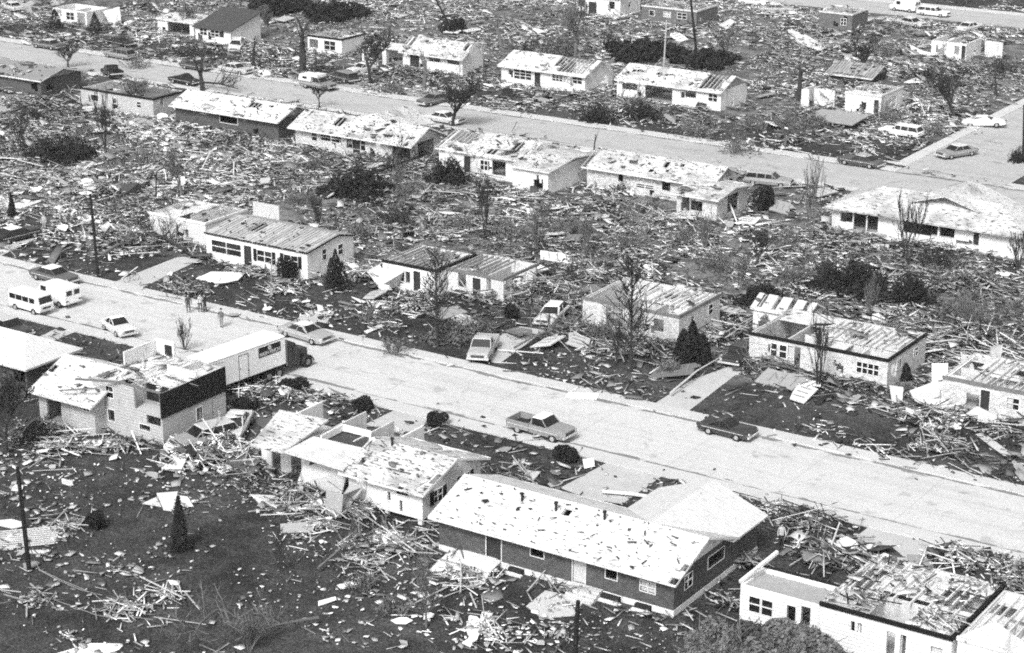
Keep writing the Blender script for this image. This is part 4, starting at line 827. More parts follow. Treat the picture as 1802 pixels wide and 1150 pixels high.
def shrub(px, py, top, width, label, shape='ball', m_=None, name='shrub', cat='shrub', n=1500, seed=1):
    x, y, h, wd = fit(px, py, top, width); m_ = m_ or leafd; R = random.Random(seed * 17 + int(px)); r = wd / 2
    lob = [(R.uniform(-.5, .5), R.uniform(-.5, .5), R.uniform(.3, .75), R.uniform(.35, .6)) for k in range(7)]
    def ball(R):
        a, b, c, q = R.choice(lob); u = Vector((R.gauss(0, 1), R.gauss(0, 1), R.gauss(0, 1))).normalized() * q * R.uniform(.75, 1.05)
        return ((a + u.x) * r, (b + u.y) * r, max(.03, (c * .8 + u.z * .7) * h))
    def cone(R):
        z = R.random() ** 1.3; a = R.uniform(0, 6.283); q = (1 - z) ** .75 * R.uniform(.7, 1.12) * (1 + .18 * math.sin(a * 3 + z * 9)); return (math.cos(a) * q * r, math.sin(a) * q * r, .05 + z * h)
    def multi(R):
        k = R.randint(0, 4); ox = (-.45, .2, .5, -.05, .1)[k]; oy = (.1, -.4, .3, .45, 0)[k]; hh = (.75, .85, .7, .8, 1.0)[k]
        z = R.random() ** 1.2; a = R.uniform(0, 6.283); q = (1 - z) ** .6 * R.uniform(.7, 1.1) * .55; return ((ox + math.cos(a) * q) * r, (oy + math.sin(a) * q) * r, .05 + z * h * hh)
    def wisp(R):
        a = R.uniform(0, 6.283); q = R.random() ** .6; z = R.random(); k_ = 1 + .25 * math.sin(a * 3 + r) + .15 * math.sin(a * 7); return (math.cos(a) * q * r * k_, math.sin(a) * q * r * k_, .03 + z * h * (1.0 - .45 * q * q) * (.7 + .3 * math.sin(a * 5 + q * 6)))
    T = thing(name, label, cat, (x, y, 0))
    def mound(R):
        while True:
            p_ = mound0(R)
            if math.sin(p_[0] * 2.1 + 1) * math.sin(p_[1] * 1.7) + math.sin(p_[2] * 4 + p_[0] * 3) * .5 < .3 + R.random() * .5: return p_
    mound0 = lambda R: (lambda a, q, z: (math.cos(a) * q * r * (1 + .15 * math.sin(a * 5)), math.sin(a) * q * r, .03 + z * h * (1.05 - .55 * q ** 3) * (.85 + .15 * math.sin(a * 4 + q * 8))))(R.uniform(0, 6.283), R.random() ** .5, R.random() ** .6)
    fn = dict(mound=mound, ball=ball, cone=cone, multi=multi, wisp=wisp)[shape]
    leafcards(int(n * (1.7 if shape != 'wisp' else 1.0)), fn, R, min(.11 * max(1, y / 115.), max(.06, wd * .03))).build('foliage', m_, T)
    mb = MB()
    if shape not in ('wisp', 'mound'):
        mb.tube((0, 0, -.05), (0, 0, h * .6), .07, .03, 5)
        for k in range(14): a = R.uniform(0, 6.28); q = R.uniform(.3, .75); mb.tube((0, 0, .1 + .2 * R.random()), (math.cos(a) * q * r, math.sin(a) * q * r, h * R.uniform(.4, .75)), .03, .012, 3)
    else:
        for k in range(18): a = R.uniform(0, 6.28); q = R.uniform(.05, .9); grow(mb, mb, (math.cos(a) * q * r * .7, math.sin(a) * q * r * .7, 0), (math.cos(a) * q * .8, math.sin(a) * q * .8, .8), h * R.uniform(.3, .6), .04, 3, 5, R, .9, .0, (2, 4))
    mb.build('stems', bark if m_ is leafd else gbark, T); return T
tree('spare', 533, 128, 36, 'black bare tree with lopped limbs before the two-window shell', seed=2, wide=1.2)
tree('bare', 652, 146, 50, 'bare black tree left of the open carport house', seed=3)
tree('spare', 746, 156, 82, 'thin pale-topped bare tree in front of the carport house wall', gbark, seed=4, wide=.6)
tree('bare', 797, 222, 118, 'largest bare street tree, spreading over the white sedan', seed=5, wide=1.15)
tree('bare', 562, 192, 148, 'small bare tree rising behind the ridge of the dark ranch', seed=6)
tree('spare', 357, 161, 76, 'broken black tree standing at the south kerb of the back street', seed=7)
tree('spare', 447, 118, 62, 'short broken tree at the kerb behind the pale sedan', seed=8)
tree('bare', 1012, 101, 2, 'tall grey bare tree behind the nine-pane-window ranch', gbark, seed=9, wide=.8)
tree('spare', 882, 84, 28, 'grey broken tree on the field behind the row of white ranches', gbark, seed=10)
tree('bare', 1680, 210, 112, 'bare tree standing between the corner ruin and the white sedan in rubble', seed=11)
tree('snag', 1405, 180, 110, 'thick black tree snag with its top torn off', seed=1)
tree('spare', 1753, 170, 98, 'thin bare tree at the far right below the white ruin', seed=12, wide=.6)
tree('spare', 1045, 266, 224, 'sapling at the south kerb of the back street above the ell ranch', seed=13, wide=.5)
tree('vase', 1425, 430, 262, 'tall feathery grey tree left of the largest scoured roof', gbark, seed=1, wide=.55)
tree('vase', 1597, 470, 330, 'many-stemmed bare tree spreading before the largest scoured roof', seed=2, wide=.9)
tree('vase', 185, 262, 150, 'forked bare tree behind the flat-roof grey house', seed=3, wide=.8)
tree('vase', 853, 420, 290, 'feathery bare tree in the rubble field above the torn house', seed=4, wide=.7)
tree('twiggy', 1110, 655, 440, 'tall straight twiggy tree on the lawn before the joist house', seed=1, wide=.9)
tree('twiggy', 770, 612, 430, 'ragged twiggy tree in front of the torn plaster shell', seed=2, wide=.9)
tree('vase', 325, 618, 545, 'round twiggy tree behind the white trailer', seed=5, wide=1.2)
tree('vase', 1030, 455, 372, 'bushy grey tree in the middle of the rubble field', gbark, seed=6, wide=1.1)
tree('vase', 945, 445, 360, 'bushy grey tree left of its twin in the rubble field', gbark, seed=7, wide=1.1)
tree('twiggy', 493, 1010, 925, 'small dark sapling alone on the foreground lawn', seed=3, wide=.9)
tree('twiggy', 750, 1105, 955, 'thin pale sapling at the lower centre before the brick ranch', gbark, seed=4, wide=.8)
tree('bare', 12, 800, 636, 'dark leaning tree at the left edge before the siding house wing', seed=14)
tree('vase', 1440, 690, 535, 'thin bare tree before the large pale brick house', seed=8, wide=.7)
tree('vase', 1450, 520, 440, 'small bare tree above the white outbuilding', seed=9, wide=.9)
tree('spare', 1135, 385, 345, 'broken stub tree in the rubble behind the ell ranch', seed=15)
tree('bare', 955, 400, 350, 'low bare tree among rubble below the garage', gbark, seed=16)
tree('bare', 470, 60, 8, 'faint bare tree near the dark hedge at the top', gbark, seed=17)
tree('spare', 1640, 170, 105, 'leaning bare tree beside the corner ruin', gbark, seed=18)
tree('vase', 1085, 640, 560, 'low feathery sapling left of the dark evergreen clump', seed=10, wide=.8)
for i, (a, b, c, k_, lb) in enumerate([(240, 200, 140, 'bare', 'bare tree right of the grey flat-roof house'), (120, 120, 70, 'bare', 'bare tree on the lawn at the far left kerb'), (700, 345, 270, 'vase', 'bare tree rising from the brush heap below the wide ranch'), (560, 400, 330, 'vase', 'bare tree behind the plank-deck house roof'), (1240, 440, 360, 'vase', 'bare tree in rubble below the ranch wing'), (1330, 470, 400, 'bare', 'bare tree in the middle of the right rubble field'), (1530, 560, 480, 'vase', 'bare tree behind the large pale brick house'), (930, 130, 70, 'bare', 'bare tree before the nine-pane-window ranch'), (1380, 260, 190, 'bare', 'bare tree by the low fallen roof sheet'), (1520, 130, 60, 'bare', 'bare tree left of the white far ruin'), (320, 60, 5, 'bare', 'bare tree behind the open garage'), (40, 270, 190, 'vase', 'bare tree in the bright rubble at the left edge'), (1700, 600, 510, 'vase', 'bare tree above the grey bungalow'), (1792, 480, 400, 'vase', 'bare tree at the right edge below the largest scoured roof'), (1280, 110, 50, 'bare', 'bare tree right of the dark brick shell')]): tree(k_, a, b, c, lb, (gbark, bark)[i % 2], seed=30 + i, wide=1.15)
tree('vase', 440, 1148, 1062, 'fallen leafless branches at the bottom edge', gbark, seed=11, wide=1.6)
tree('bare', 320, 350, 262, 'slender bare tree above the utility pole by the field', gbark, seed=19, wide=.7)
tree('bare', 1300, 520, 440, 'pale bare tree between the joist house and the field', gbark, seed=20, wide=.7)

shrub(590, 512, 440, 44, 'pointed dark evergreen at the corner of the plank-deck house', 'multi', name='evergreen', cat='evergreen', n=2600)
shrub(506, 492, 446, 40, 'round dark shrub against the front of the plank-deck house', 'ball', n=2200)
shrub(22, 384, 341, 15, 'narrow dark cone evergreen on the pale slab at the left edge', 'cone', name='evergreen', cat='evergreen')
shrub(1214, 642, 566, 72, 'large dark evergreen clump beside the joist house', 'multi', name='evergreen', cat='evergreen', n=4000)
shrub(1345, 372, 326, 44, 'dark round tree at the right end of the ranch wing', 'ball', n=2500)
shrub(960, 508, 473, 44, 'dark shrub beside the upturned white box in the lumber heap', 'ball')
shrub(898, 562, 531, 32, 'dark shrub left of the half-buried white sedan', 'ball')
shrub(640, 724, 696, 44, 'clipped dark round shrub beside the short driveway', 'ball', n=2600)
shrub(514, 686, 663, 50, 'dark low shrub behind the truck wheels', 'ball', n=2200)
shrub(765, 750, 724, 48, 'dark clipped shrub at the pavement left of the two-tone pickup', 'ball', n=2600)
shrub(1000, 810, 780, 52, 'dark clipped shrub below the two-tone pickup', 'ball', n=2600)
shrub(98, 50, 18, 26, 'left of two dark cone shrubs before the collapsed white walls', 'cone', name='evergreen', cat='evergreen')
shrub(168, 58, 24, 24, 'right of two dark cone shrubs before the collapsed white walls', 'cone', name='evergreen', cat='evergreen')
shrub(796, 58, 28, 46, 'dark bush under the leaning pole in the far field', 'ball', m_=leafd)
shrub(1593, 668, 640, 26, 'small dark cone shrub at the end wall of the large pale brick house', 'cone')
shrub(168, 930, 894, 40, 'dark ball shrub alone on the foreground lawn', 'ball', n=2200)
shrub(318, 968, 872, 34, 'dark upright juniper before the leaning white boards', 'cone', name='evergreen', cat='evergreen', n=1600)
shrub(430, 722, 700, 52, 'dark flattened shrub near the corner of the tar paper wall', 'ball')
shrub(110, 282, 238, 110, 'broad dark bush mass left of the forked bare tree', 'wisp', m_=leafd, n=3000)
shrub(630, 345, 292, 110, 'large dark brush heap below the wide ranch house', 'wisp', m_=leafd, n=3000)
shrub(1342, 535, 498, 80, 'dark bush above the white outbuilding', 'wisp', m_=leafd, n=2600)
shrub(1500, 512, 458, 130, 'broad dark shrub bank below the largest scoured roof, left half', 'wisp', m_=leafd, n=3600)
shrub(1600, 535, 480, 80, 'broad dark shrub bank below the largest scoured roof, right end', 'wisp', m_=leafd, n=2600)
shrub(790, 300 + 20, 278, 70, 'dark fallen crown against the arched-door house', 'wisp', m_=leafd, n=2000)
shrub(1690, 575, 520, 90, 'grey leafy thicket beyond the torn lumber at the right', 'wisp', m_=leafg, n=2400)
shrub(1262, 1180, 1094, 130, 'grey leafy bush at the bottom below the brick ranch', 'mound', m_=mat('mid_leaves', .15, .8, .4, 2, .3), n=16000)
shrub(1385, 1196, 1104, 200, 'large dark grey bush before the white roofless house', 'mound', m_=mat('mid_leaves', .15, .8, .4, 2, .3), n=26000)
shrub(1318, 1180, 1098, 110, 'dark bush between the grey bottom bushes', 'mound', m_=mat('dusk_leaves', .07, .8, .3, 3, .3), n=9000)
shrub(790, 600, 560, 80, 'brown-grey brush at the foot of the ragged twiggy tree', 'wisp', m_=leafg, n=1500)
shrub(490, 10 + 10, -12, 110, 'dark hedge strip at the top left of centre', 'wisp', m_=leafd, n=6000, name='hedge', cat='hedge')
shrub(590, 32, 4, 110, 'dark hedge strip continuing to the field debris', 'wisp', m_=leafd, n=6000, name='hedge', cat='hedge')
shrub(1130, 98, 72, 130, 'dark hedge strip left of the tilted utility pole', 'wisp', m_=leafd, n=6000, name='hedge', cat='hedge')
shrub(1240, 112, 88, 110, 'dark hedge strip crossing behind the tilted utility pole', 'wisp', m_=leafd, n=6000, name='hedge', cat='hedge')
shrub(985, 95, 60, 60, 'grey brush left of the far dark hedges', 'wisp', m_=leafg, n=1500)
shrub(1520, 45, 22, 14, 'small dark tree stump bush at the dark box house', 'cone')
shrub(1430, 225, 200, 60, 'grey brush behind the low fallen roof sheet', 'wisp', m_=leafg, n=1200)
shrub(1130, 212, 180, 60, 'dark uprooted brush heap at the back street kerb', 'wisp', m_=leafd, n=1800)
shrub(1050, 215, 182, 50, 'dark tangle of wreck and brush at the kerb left of the streaked roof', 'wisp', m_=leafd, n=1500)
shrub(1795, 285, 258, 40, 'dark brush at the right edge of the street corner', 'wisp', m_=leafd, n=1200)

def pole(px, py, tx, ty, r, label, m_=None, arm=0):
    x, y = W(px, py); d = (HX * x + HY * y) * CP + H * SP; h = (py - ty) / (F * CP / d)
    # lean so the tip falls at the seen column
    dx = (tx - (px + (px - 901) * -.0 - (px - 901) * (py - ty) * 0)) / (F / d)
    T = thing('utility_pole', label, 'pole', (x, y, 0)); mb = MB(); top = (HY * dx, -HX * dx, h)
    mb.tube((0, 0, -.2), top, r, r * .75, 8); mb.build('shaft', m_ or pole_m, T)
    if arm: mb = MB(); mb.bar((top[0] - arm, top[1], h - .4), (top[0] + arm, top[1], h - .4), .1); mb.build('crossarm', m_ or pole_m, T)
    else: mb = MB(); mb.bar((top[0] - .12, top[1], h - .5), (top[0] + .3, top[1], h - .5), .08); mb.build('bracket', m_ or pole_m, T)
pole(52, 1007, 46, 818, .17, 'dark utility pole standing on the foreground lawn at the left')
pole(173, 490, 169, 345, .16, 'dark utility pole at the kerb before the small broken house')
pole(1010, 1180, 1016, 1052, .17, 'dark pole stub rising from the bottom edge before the steps')
pole(1228, 112, 1211, -4, .20, 'tilted dark utility pole behind the streaked roof house')
pole(800, 60, 760, -12, .17, 'strongly leaning dark pole over the far bush')
pole(1168, 118, 1171, 40, .13, 'slim pale pole rising behind the streaked roof house', flat(.4), arm=.9)
pole(274, 354, 278, 305, .08, 'thin dark post on the field above the small broken house')
pole(304, 372, 304, 345, .07, 'thin dark mast on the roof edge of the small broken house')
pole(1801, 275, 1795, 188, .16, 'dark utility pole at the right edge near the street corner')
def cable(pts, label, r=.03):
    P = [Vector(W(a, b, z) + (z,)) for a, b, z in pts]; c = P[0].copy(); mb = MB()
    for a, b in zip(P, P[1:]): mb.tube(a - c, b - c, r, r, 4, 0, False)
    tag(mb.build('cable', flat(.22), None, c), label, 'cable')
cable([(50, 950, 2.2), (60, 985, .7), (70, 1003, .1), (110, 1022, .06), (165, 1045, .06), (190, 1067, .06)], 'pale fallen wire curving from the foreground pole')
cable([(68, 1003, .06), (100, 1020, .06), (140, 1038, .06), (180, 1048, .06)], 'second fallen wire lying beside the curved one')
cable([(78, 1050, .06), (130, 1068, .06), (170, 1083, .06), (200, 1088, .06)], 'faint wire on the lawn below the foreground pole')

# ------------------------------------------------------------------ people and a bicycle
def person(px, py, deg, label, shirt, pants, arm=.2, s_=1.0):
    x, y = W(px, py); T = thing('person', label, 'person', (x, y, 0), math.radians(deg)); T.scale = (s_, s_, s_)
    V_ = [((0, 0, .95), .15), ((0, .0, 1.2), .14), ((0, 0, 1.42), .15), ((0, 0, 1.54), .06), ((.01, 0, 1.62), .085), ((.01, 0, 1.72), .09),
          ((0, .19, 1.42), .065), ((.06, .27, 1.15), .048), ((arm, .25, .93), .036), ((arm + .04, .25, .85), .035),
          ((0, -.19, 1.42), .065), ((-.02, -.27, 1.15), .048), ((.08, -.27, .90), .036), ((.1, -.27, .82), .035),
          ((.02, .10, .88), .10), ((.06, .11, .48), .07), ((.02, .11, .08), .05), ((.14, .11, .04), .045),
          ((-.02, -.10, .88), .10), ((-.04, -.11, .48), .07), ((-.12, -.11, .08), .05), ((.0, -.11, .04), .045)]
    E = [(0, 1), (1, 2), (2, 3), (3, 4), (4, 5), (2, 6), (6, 7), (7, 8), (8, 9), (2, 10), (10, 11), (11, 12), (12, 13), (0, 14), (14, 15), (15, 16), (16, 17), (0, 18), (18, 19), (19, 20), (20, 21)]
    me = bpy.data.meshes.new('body'); me.from_pydata([v for v, r in V_], E, []); o = bpy.data.objects.new('body', me); COL.objects.link(o); o.parent = T
    o.modifiers.new('skin', 'SKIN'); me.skin_vertices if False else None
    if not me.skin_vertices:
        bpy.context.view_layer.objects.active = o; bpy.ops.mesh.customdata_skin_add() if hasattr(bpy.ops.mesh, 'customdata_skin_add') else None
    for i, (v, r) in enumerate(V_): me.skin_vertices[0].data[i].radius = (r, r)
    me.skin_vertices[0].data[0].use_root = True
    sb = o.modifiers.new('sub', 'SUBSURF'); sb.levels = 1; sb.render_levels = 1
    nm = 'clothes_%d_%d' % (shirt * 100, pants * 100)
    if nm not in MATS:
        M = bpy.data.materials.new(nm); M.use_nodes = True; n = M.node_tree; tc = n.nodes.new('ShaderNodeTexCoord'); sp = n.nodes.new('ShaderNodeSeparateXYZ'); n.links.new(tc.outputs['Object'], sp.inputs[0])
        rp = n.nodes.new('ShaderNodeValToRGB'); rp.color_ramp.interpolation = 'CONSTANT'; el = rp.color_ramp.elements
        dv = n.nodes.new('ShaderNodeMath'); dv.operation = 'DIVIDE'; dv.inputs[1].default_value = 2; n.links.new(sp.outputs[2], dv.inputs[0]); n.links.new(dv.outputs[0], rp.inputs[0])
        el[0].color = (.02,) * 3 + (1,); el[1].position = .05; el[1].color = (pants,) * 3 + (1,)
        for p_, c_ in ((.47, shirt), (.765, .35)): e = el.new(p_); e.color = (c_,) * 3 + (1,)
        n.links.new(rp.outputs[0], n.nodes['Principled BSDF'].inputs['Base Color']); MATS[nm] = M
    me.materials.append(MATS[nm])
    h = MB(); loft(h, [(-.10, 1.66, 1.72, 1.80, .07), (-.04, 1.66, 1.74, 1.85, .10), (.05, 1.72, 1.78, 1.84, .085)]); h.build('hair', flat(.02), T)
person(78, 406, -60, 'person in pale clothes standing by the black sedan in the left driveway', .4, .3)
person(332, 551, -30, 'person in dark clothes on the pavement left of the standing pair', .04, .08)
person(353, 550, -20, 'person in a light shirt, left one of the standing pair', .5, .06)
person(361, 550, 200, 'person in black, right one of the standing pair', .02, .02)
person(390, 577, -70, 'person in a dark shirt walking alone in the street near the white trailer', .10, .25, .4)
person(884, 516, -60, 'person in a white shirt and black trousers by the torn plaster shell', .75, .02)
person(1374, 964, -40, 'person in a white shirt and dark trousers on the littered lawn by the wide driveway', .5, .03)
person(1404, 986, 200, 'person in black with a white cap bending near the long roof beam', .6, .02, .35)
x, y = W(232, 496); T = thing('bicycle', 'bicycle standing on the driveway beside the utility pole', 'bicycle', (x, y, 0), math.radians(70))
for s_ in (-.5, .5):
    mb = MB()
    for k in range(12):
        a, b = 2 * math.pi * k / 12, 2 * math.pi * (k + 1) / 12; mb.tube((s_ + .33 * math.cos(a), 0, .33 + .33 * math.sin(a)), (s_ + .33 * math.cos(b), 0, .33 + .33 * math.sin(b)), .02, .02, 4)
    mb.build('wheel', tyre_m, T)
mb = MB(); mb.tube((-.5, 0, .33), (-.1, 0, .3), .02, .02); mb.tube((-.1, 0, .3), (-.2, 0, .8), .02, .02); mb.tube((-.2, 0, .75), (.38, 0, .75), .02, .02); mb.tube((-.1, 0, .3), (.38, 0, .72), .02, .02); mb.tube((.5, 0, .33), (.36, 0, .95), .02, .02); mb.tube((-.5, 0, .33), (-.2, 0, .75), .02, .02); mb.build('frame', flat(.05), T)
mb = MB(); mb.tube((.36, -.28, .95), (.36, .28, .95), .02, .02); mb.build('handlebar', chrome, T); mb = MB(); mb.box(-.32, -.08, -.07, .07, .8, .86); mb.build('saddle', flat(.03), T)

BR = [(250, 300, 255, 90, leafg), (420, 395, 365, 70, leafg), (560, 300, 275, 60, leafg), (720, 350, 315, 70, leafg), (700, 395, 360, 60, leafd), (810, 405, 375, 60, leafg), (900, 420, 385, 70, leafg), (1000, 410, 375, 70, leafg), (1100, 440, 405, 60, leafg), (1200, 430, 395, 80, leafg), (1260, 480, 440, 90, leafg), (1380, 440, 400, 80, leafg), (1400, 500, 465, 70, leafg), (1430, 560, 525, 60, leafg), (1560, 590, 560, 60, leafg), (1650, 470, 430, 80, leafd), (1740, 600, 560, 60, leafd), (640, 420, 390, 50, leafg), (530, 360, 335, 60, leafg), (1180, 660, 630, 50, leafg), (1060, 600, 560, 60, leafg), (840, 590, 560, 50, leafg), (700, 620, 590, 60, leafg), (1300, 270, 240, 70, leafg), (1220, 240, 205, 80, leafg), (1320, 230, 200, 60, leafg), (1560, 215, 180, 70, leafg), (1640, 240, 215, 50, leafg), (1470, 130, 100, 60, leafg), (1560, 100, 70, 60, leafg), (1760, 130, 100, 60, leafd), (400, 190, 165, 40, leafd), (560, 130, 108, 40, leafd), (690, 165, 140, 50, leafg), (240, 120, 95, 50, leafg), (330, 100, 80, 40, leafd), (60, 210, 185, 50, leafd), (150, 240, 215, 50, leafg), (1790, 560, 520, 50, leafg), (100, 720, 670, 60, leafg), (60, 780, 730, 50, leafd), (640, 1040, 1010, 60, leafg), (690, 1080, 1050, 60, leafg), (1100, 340, 310, 40, leafd)]
BRN = {}
LB = (('the torn plaster shell', 850, 500), ('the joist house', 1180, 560), ('the large pale brick house', 1480, 640), ('the largest scoured roof', 1600, 420), ('the ell ranch', 1150, 330), ('the garage', 970, 320), ('the wide ranch house', 650, 250), ('the dark ranch', 400, 220), ('the grey flat-roof house', 200, 190), ('the plank-deck house', 490, 440), ('the streaked roof house', 1200, 160), ('the corner ruin', 1550, 180), ('the open garage', 310, 70), ('the siding house wing', 110, 700), ('the thin pale sapling', 750, 1100), ('the bungalow', 1760, 690), ('the dark box house', 1460, 50), ('the camper pickup', 560, 150), ('the white far ruin', 1720, 90))
BR.sort(key=lambda t: min(abs(t[0] - q[1]) + abs(t[1] - q[2]) for q in LB))
for i, (a, b, c, d, m_) in enumerate(BR):
    near = min([(abs(a - q[1]) + abs(b - q[2]), q[0]) for q in LB])
    side = ('left of' if a < near[0] else 'right of'); lm = near[1]
    shrub(a, b, c, d, '%s bare-stemmed brush, %s nearest of the brush clumps %s %s' % ('dark' if m_ is leafd else 'grey', ['', 'second ', 'third ', 'fourth ', 'fifth ', 'sixth ', 'seventh '][BRN.setdefault((lm, side), []).__len__()].strip() or 'the', side, lm), 'wisp', m_=m_, name='brush_clump', cat='brush', n=160, seed=i)
    BRN[(lm, side)].append(i)
def fallen(ax_, ay, bx, by, r, label, m_=bark, z=.4, br=10):
    a = Vector(W(ax_, ay) + (z,)); b = Vector(W(bx, by) + (z * 1.6,)); T = thing('fallen_tree', label, 'tree', tuple(a)); d = b - a; R = random.Random(int(ax_ + by)); mb = MB(); cb = MB()
    mid = d * .5 + Vector((0, 0, .3)); mb.tube((0, 0, 0), mid, r, r * .75, 7); mb.tube(mid, d, r * .75, r * .35, 7); mb.build('trunk', m_, T)
    for k in range(br):
        t = R.uniform(.35, 1); p = d * t + Vector((0, 0, .3 * (1 - abs(t - .5) * 2))); grow(cb, cb, p, d.normalized() * .8 + Vector((R.uniform(-1, 1), R.uniform(-1, 1), R.uniform(-.1, 1))), R.uniform(.9, 2.0), r * .35, 3, 5, R, .7, .03, (1, 3))
    cb.build('crown', m_, T)
for a in [(570, 352, 745, 282, .28, 'long dark fallen trunk lying below the wide ranch house'), (700, 330, 700, 283, .2, 'fallen tree against the front of the arched-door house', bark, .8, 20), (960, 338, 1035, 312, .2, 'fallen trunk leaning at the garage end wall', gbark), (400, 436, 485, 462, .14, 'fallen pale limb before the plank-deck house door', gbark),
          (330, 452, 250, 420, .18, 'fallen tree across the small broken house', bark, .6, 18), (345, 400, 275, 440, .14, 'second fallen limb over the small broken house', gbark, .6, 12), (180, 455, 235, 435, .2, 'pale broken trunk beside the kerbside pole', gbark), (1130, 235, 1100, 190, .2, 'fallen tree reaching the back street kerb', bark, .5, 22), (1190, 215, 1060, 200, .15, 'fallen limbs across the lawn below the streaked roof', gbark, .4, 20),
          (620, 560, 660, 590, .12, 'fallen limb on the lawn right of the battered sedan', gbark), (905, 620, 985, 590, .10, 'long thin fallen branch on the lawn by the pale pickup', gbark), (1420, 600, 1330, 655, .12, 'fallen limb before the large pale brick house', gbark), (1180, 700, 1270, 640, .10, 'long pale bare limb across the kerb driveway', flat(.5), .4, 0), (560, 1100, 410, 1150, .12, 'forked fallen branch at the bottom edge', gbark, .5, 16), (560, 1010, 640, 960, .10, 'long thin fallen branch on the foreground lawn', gbark),
          (380, 1085, 330, 1150, .08, 'thin fallen branch at the bottom left', gbark), (1160, 470, 1120, 400, .14, 'fallen grey tree in the middle of the rubble field', gbark, .5, 16), (1470, 470, 1400, 510, .14, 'fallen grey tree left of the dark shrub bank', gbark, .5, 16), (1690, 470, 1640, 530, .12, 'crossed fallen limbs right of the dark shrub bank', gbark, .5, 12), (350, 150, 420, 165, .16, 'fallen tree tangled at the south kerb of the back street', bark, .4, 18), (800, 150, 840, 180, .12, 'fallen limb by the grey sedan driveway', gbark, .3, 12), (1500, 180, 1440, 200, .12, 'fallen limb before the corner ruin', gbark), (1000, 40, 940, 20, .14, 'fallen tree in the far field by the tall white house', gbark, .4, 14), (60, 750, 20, 800, .10, 'fallen branches at the left edge', gbark, .4, 16)]: fallen(*a)
# ------------------------------------------------------------------ named large debris
SB = lambda pts, label, g, t=.06, cat='board', name='torn_board': slab(name, label, cat, pts, flat(g), t)
SB([(345, 490, .15), (372, 478, .3), (432, 480, .25), (420, 492, .5), (385, 500, .2)], 'large white canopy sheet lying before the plank-deck house', .75, .06, 'sheet', 'canopy_sheet')
SB([(755, 1003, .15), (785, 975, .35), (838, 962, .6), (885, 985, .5), (866, 1003, .4), (845, 1034, .1)], 'large white roof sheet fallen before the dark door of the brick ranch', .62, .08, 'sheet', 'roof_sheet')
for k in range(9):
    a = k / 9.; SB([(-15, 940 + 33 * a - 4, .15), (108 - 12 * a, 925 + 33 * a + 4 * 0, .2), (106 - 12 * a, 926.9 + 33 * a, .2), (-15, 937.9 + 33 * a, .15)], 'slat of the pale slatted wall section at the left edge, counted %s from its far side' % ('first', 'second', 'third', 'fourth', 'fifth', 'sixth', 'seventh', 'eighth', 'ninth')[k], .55, .05, 'slat', 'wall_slat')
SB([(30, 968, .08), (90, 968, .08), (83, 975, .08), (40, 972, .08)], 'pale sheathing at the near edge of the slatted wall section', .6)
SB([(100, 1150, .06), (160, 1132, .06), (213, 1133, .06), (210, 1143, .06), (180, 1156, .06)], 'white sheet at the bottom edge left', .8, .03)
SB([(275, 868, .9), (313, 865, .9), (303, 900, .1), (288, 898, .1)], 'pale upright board leaning behind the dark juniper', .5)
SB([(250, 886, .3), (275, 875, .4), (284, 892, .1)], 'pale triangular board left of the leaning upright board', .55)
SB([(316, 872, .7), (330, 874, .6), (341, 892, .1), (322, 892, .1)], 'pale board right of the leaning upright board', .55)
SB([(540, 802, 2.6), (612, 828, 2.6), (600, 874, .2), (522, 852, .2)], 'tilted white window wall torn from the wrecked white house', .62, .14, 'wall panel', 'wall_panel')
for (a, b, c, d) in ((.12, .30, .45, .85), (.36, .52, .45, .85), (.60, .76, .40, .80), (.10, .26, .10, .32)):
    def q(u, v):
        A, B, C, D = (540, 802, 2.6), (612, 828, 2.6), (600, 874, .2), (522, 852, .2)
        return tuple((A[i] * (1 - u) + B[i] * u) * v + (D[i] * (1 - u) + C[i] * u) * (1 - v) for i in range(3))
    W0 = bpy.data.objects['wall_panel.002'] if 'wall_panel.002' in bpy.data.objects else None
    pts = [W(*q(u, v)) + (q(u, v)[2],) for u, v in ((a, d), (b, d), (b, c), (a, c))]
    if W0:
        L0 = W0.location; mb = MB(); n_ = Vector((.35, -.85, .35)) * .03
        mb.add([tuple(Vector(p) - L0 + n_) for p in pts], [(3, 2, 1, 0)]); mb.build('window_opening', darkint, W0)
SB([(574, 862, 2.2), (604, 872, 2.0), (618, 850, 2.2), (640, 858, 2.0), (600, 912, .1), (572, 905, .1)], 'grey plank panel leaning at the torn corner of the white split-level', .42, .12, 'wall panel', 'wall_panel')
SB([(493, 922, .3), (550, 918, .3), (552, 936, .1), (494, 938, .1)], 'grey flat panel lying on the lawn before the wrecked white house', .36)
SB([(440, 870, .3), (480, 872, .3), (515, 885, .1), (512, 900, .1), (455, 885, .1)], 'long pale board below the wrecked white house', .5)
SB([(1500, 975, .5), (1402, 967, .5), (1415, 985, .5), (1535, 988, .5)], 'long grey roof panel lying on the wide driveway', .20, .12, 'roof panel', 'roof_panel')
SB([(1465, 955, .5), (1490, 944, .5), (1512, 955, .5), (1508, 966, .4), (1470, 962, .4)], 'white panel at the top of the wide driveway heap', .7)
SB([(1533, 985, .9), (1556, 973, .9), (1590, 985, .9), (1575, 1002, .6), (1535, 995, .6)], 'slatted white panel above the collapsed pale roof', .6)
SB([(1080, 812, .2), (985, 700 + 112, .2), (985, 815, .2), (1080, 816, .2)], 'thin board', .5) if False else None
SB([(925, 828, .1), (952, 830, .3), (938, 846, .1), (922, 842, .1)], 'pale folded sheet on the lawn between the split-level and the driveway', .45)
SB([(1025, 808, .1), (1045, 806, .5), (1046, 820, .3), (1028, 824, .1)], 'small bright white crumpled sheet right of the clipped shrub', .85)
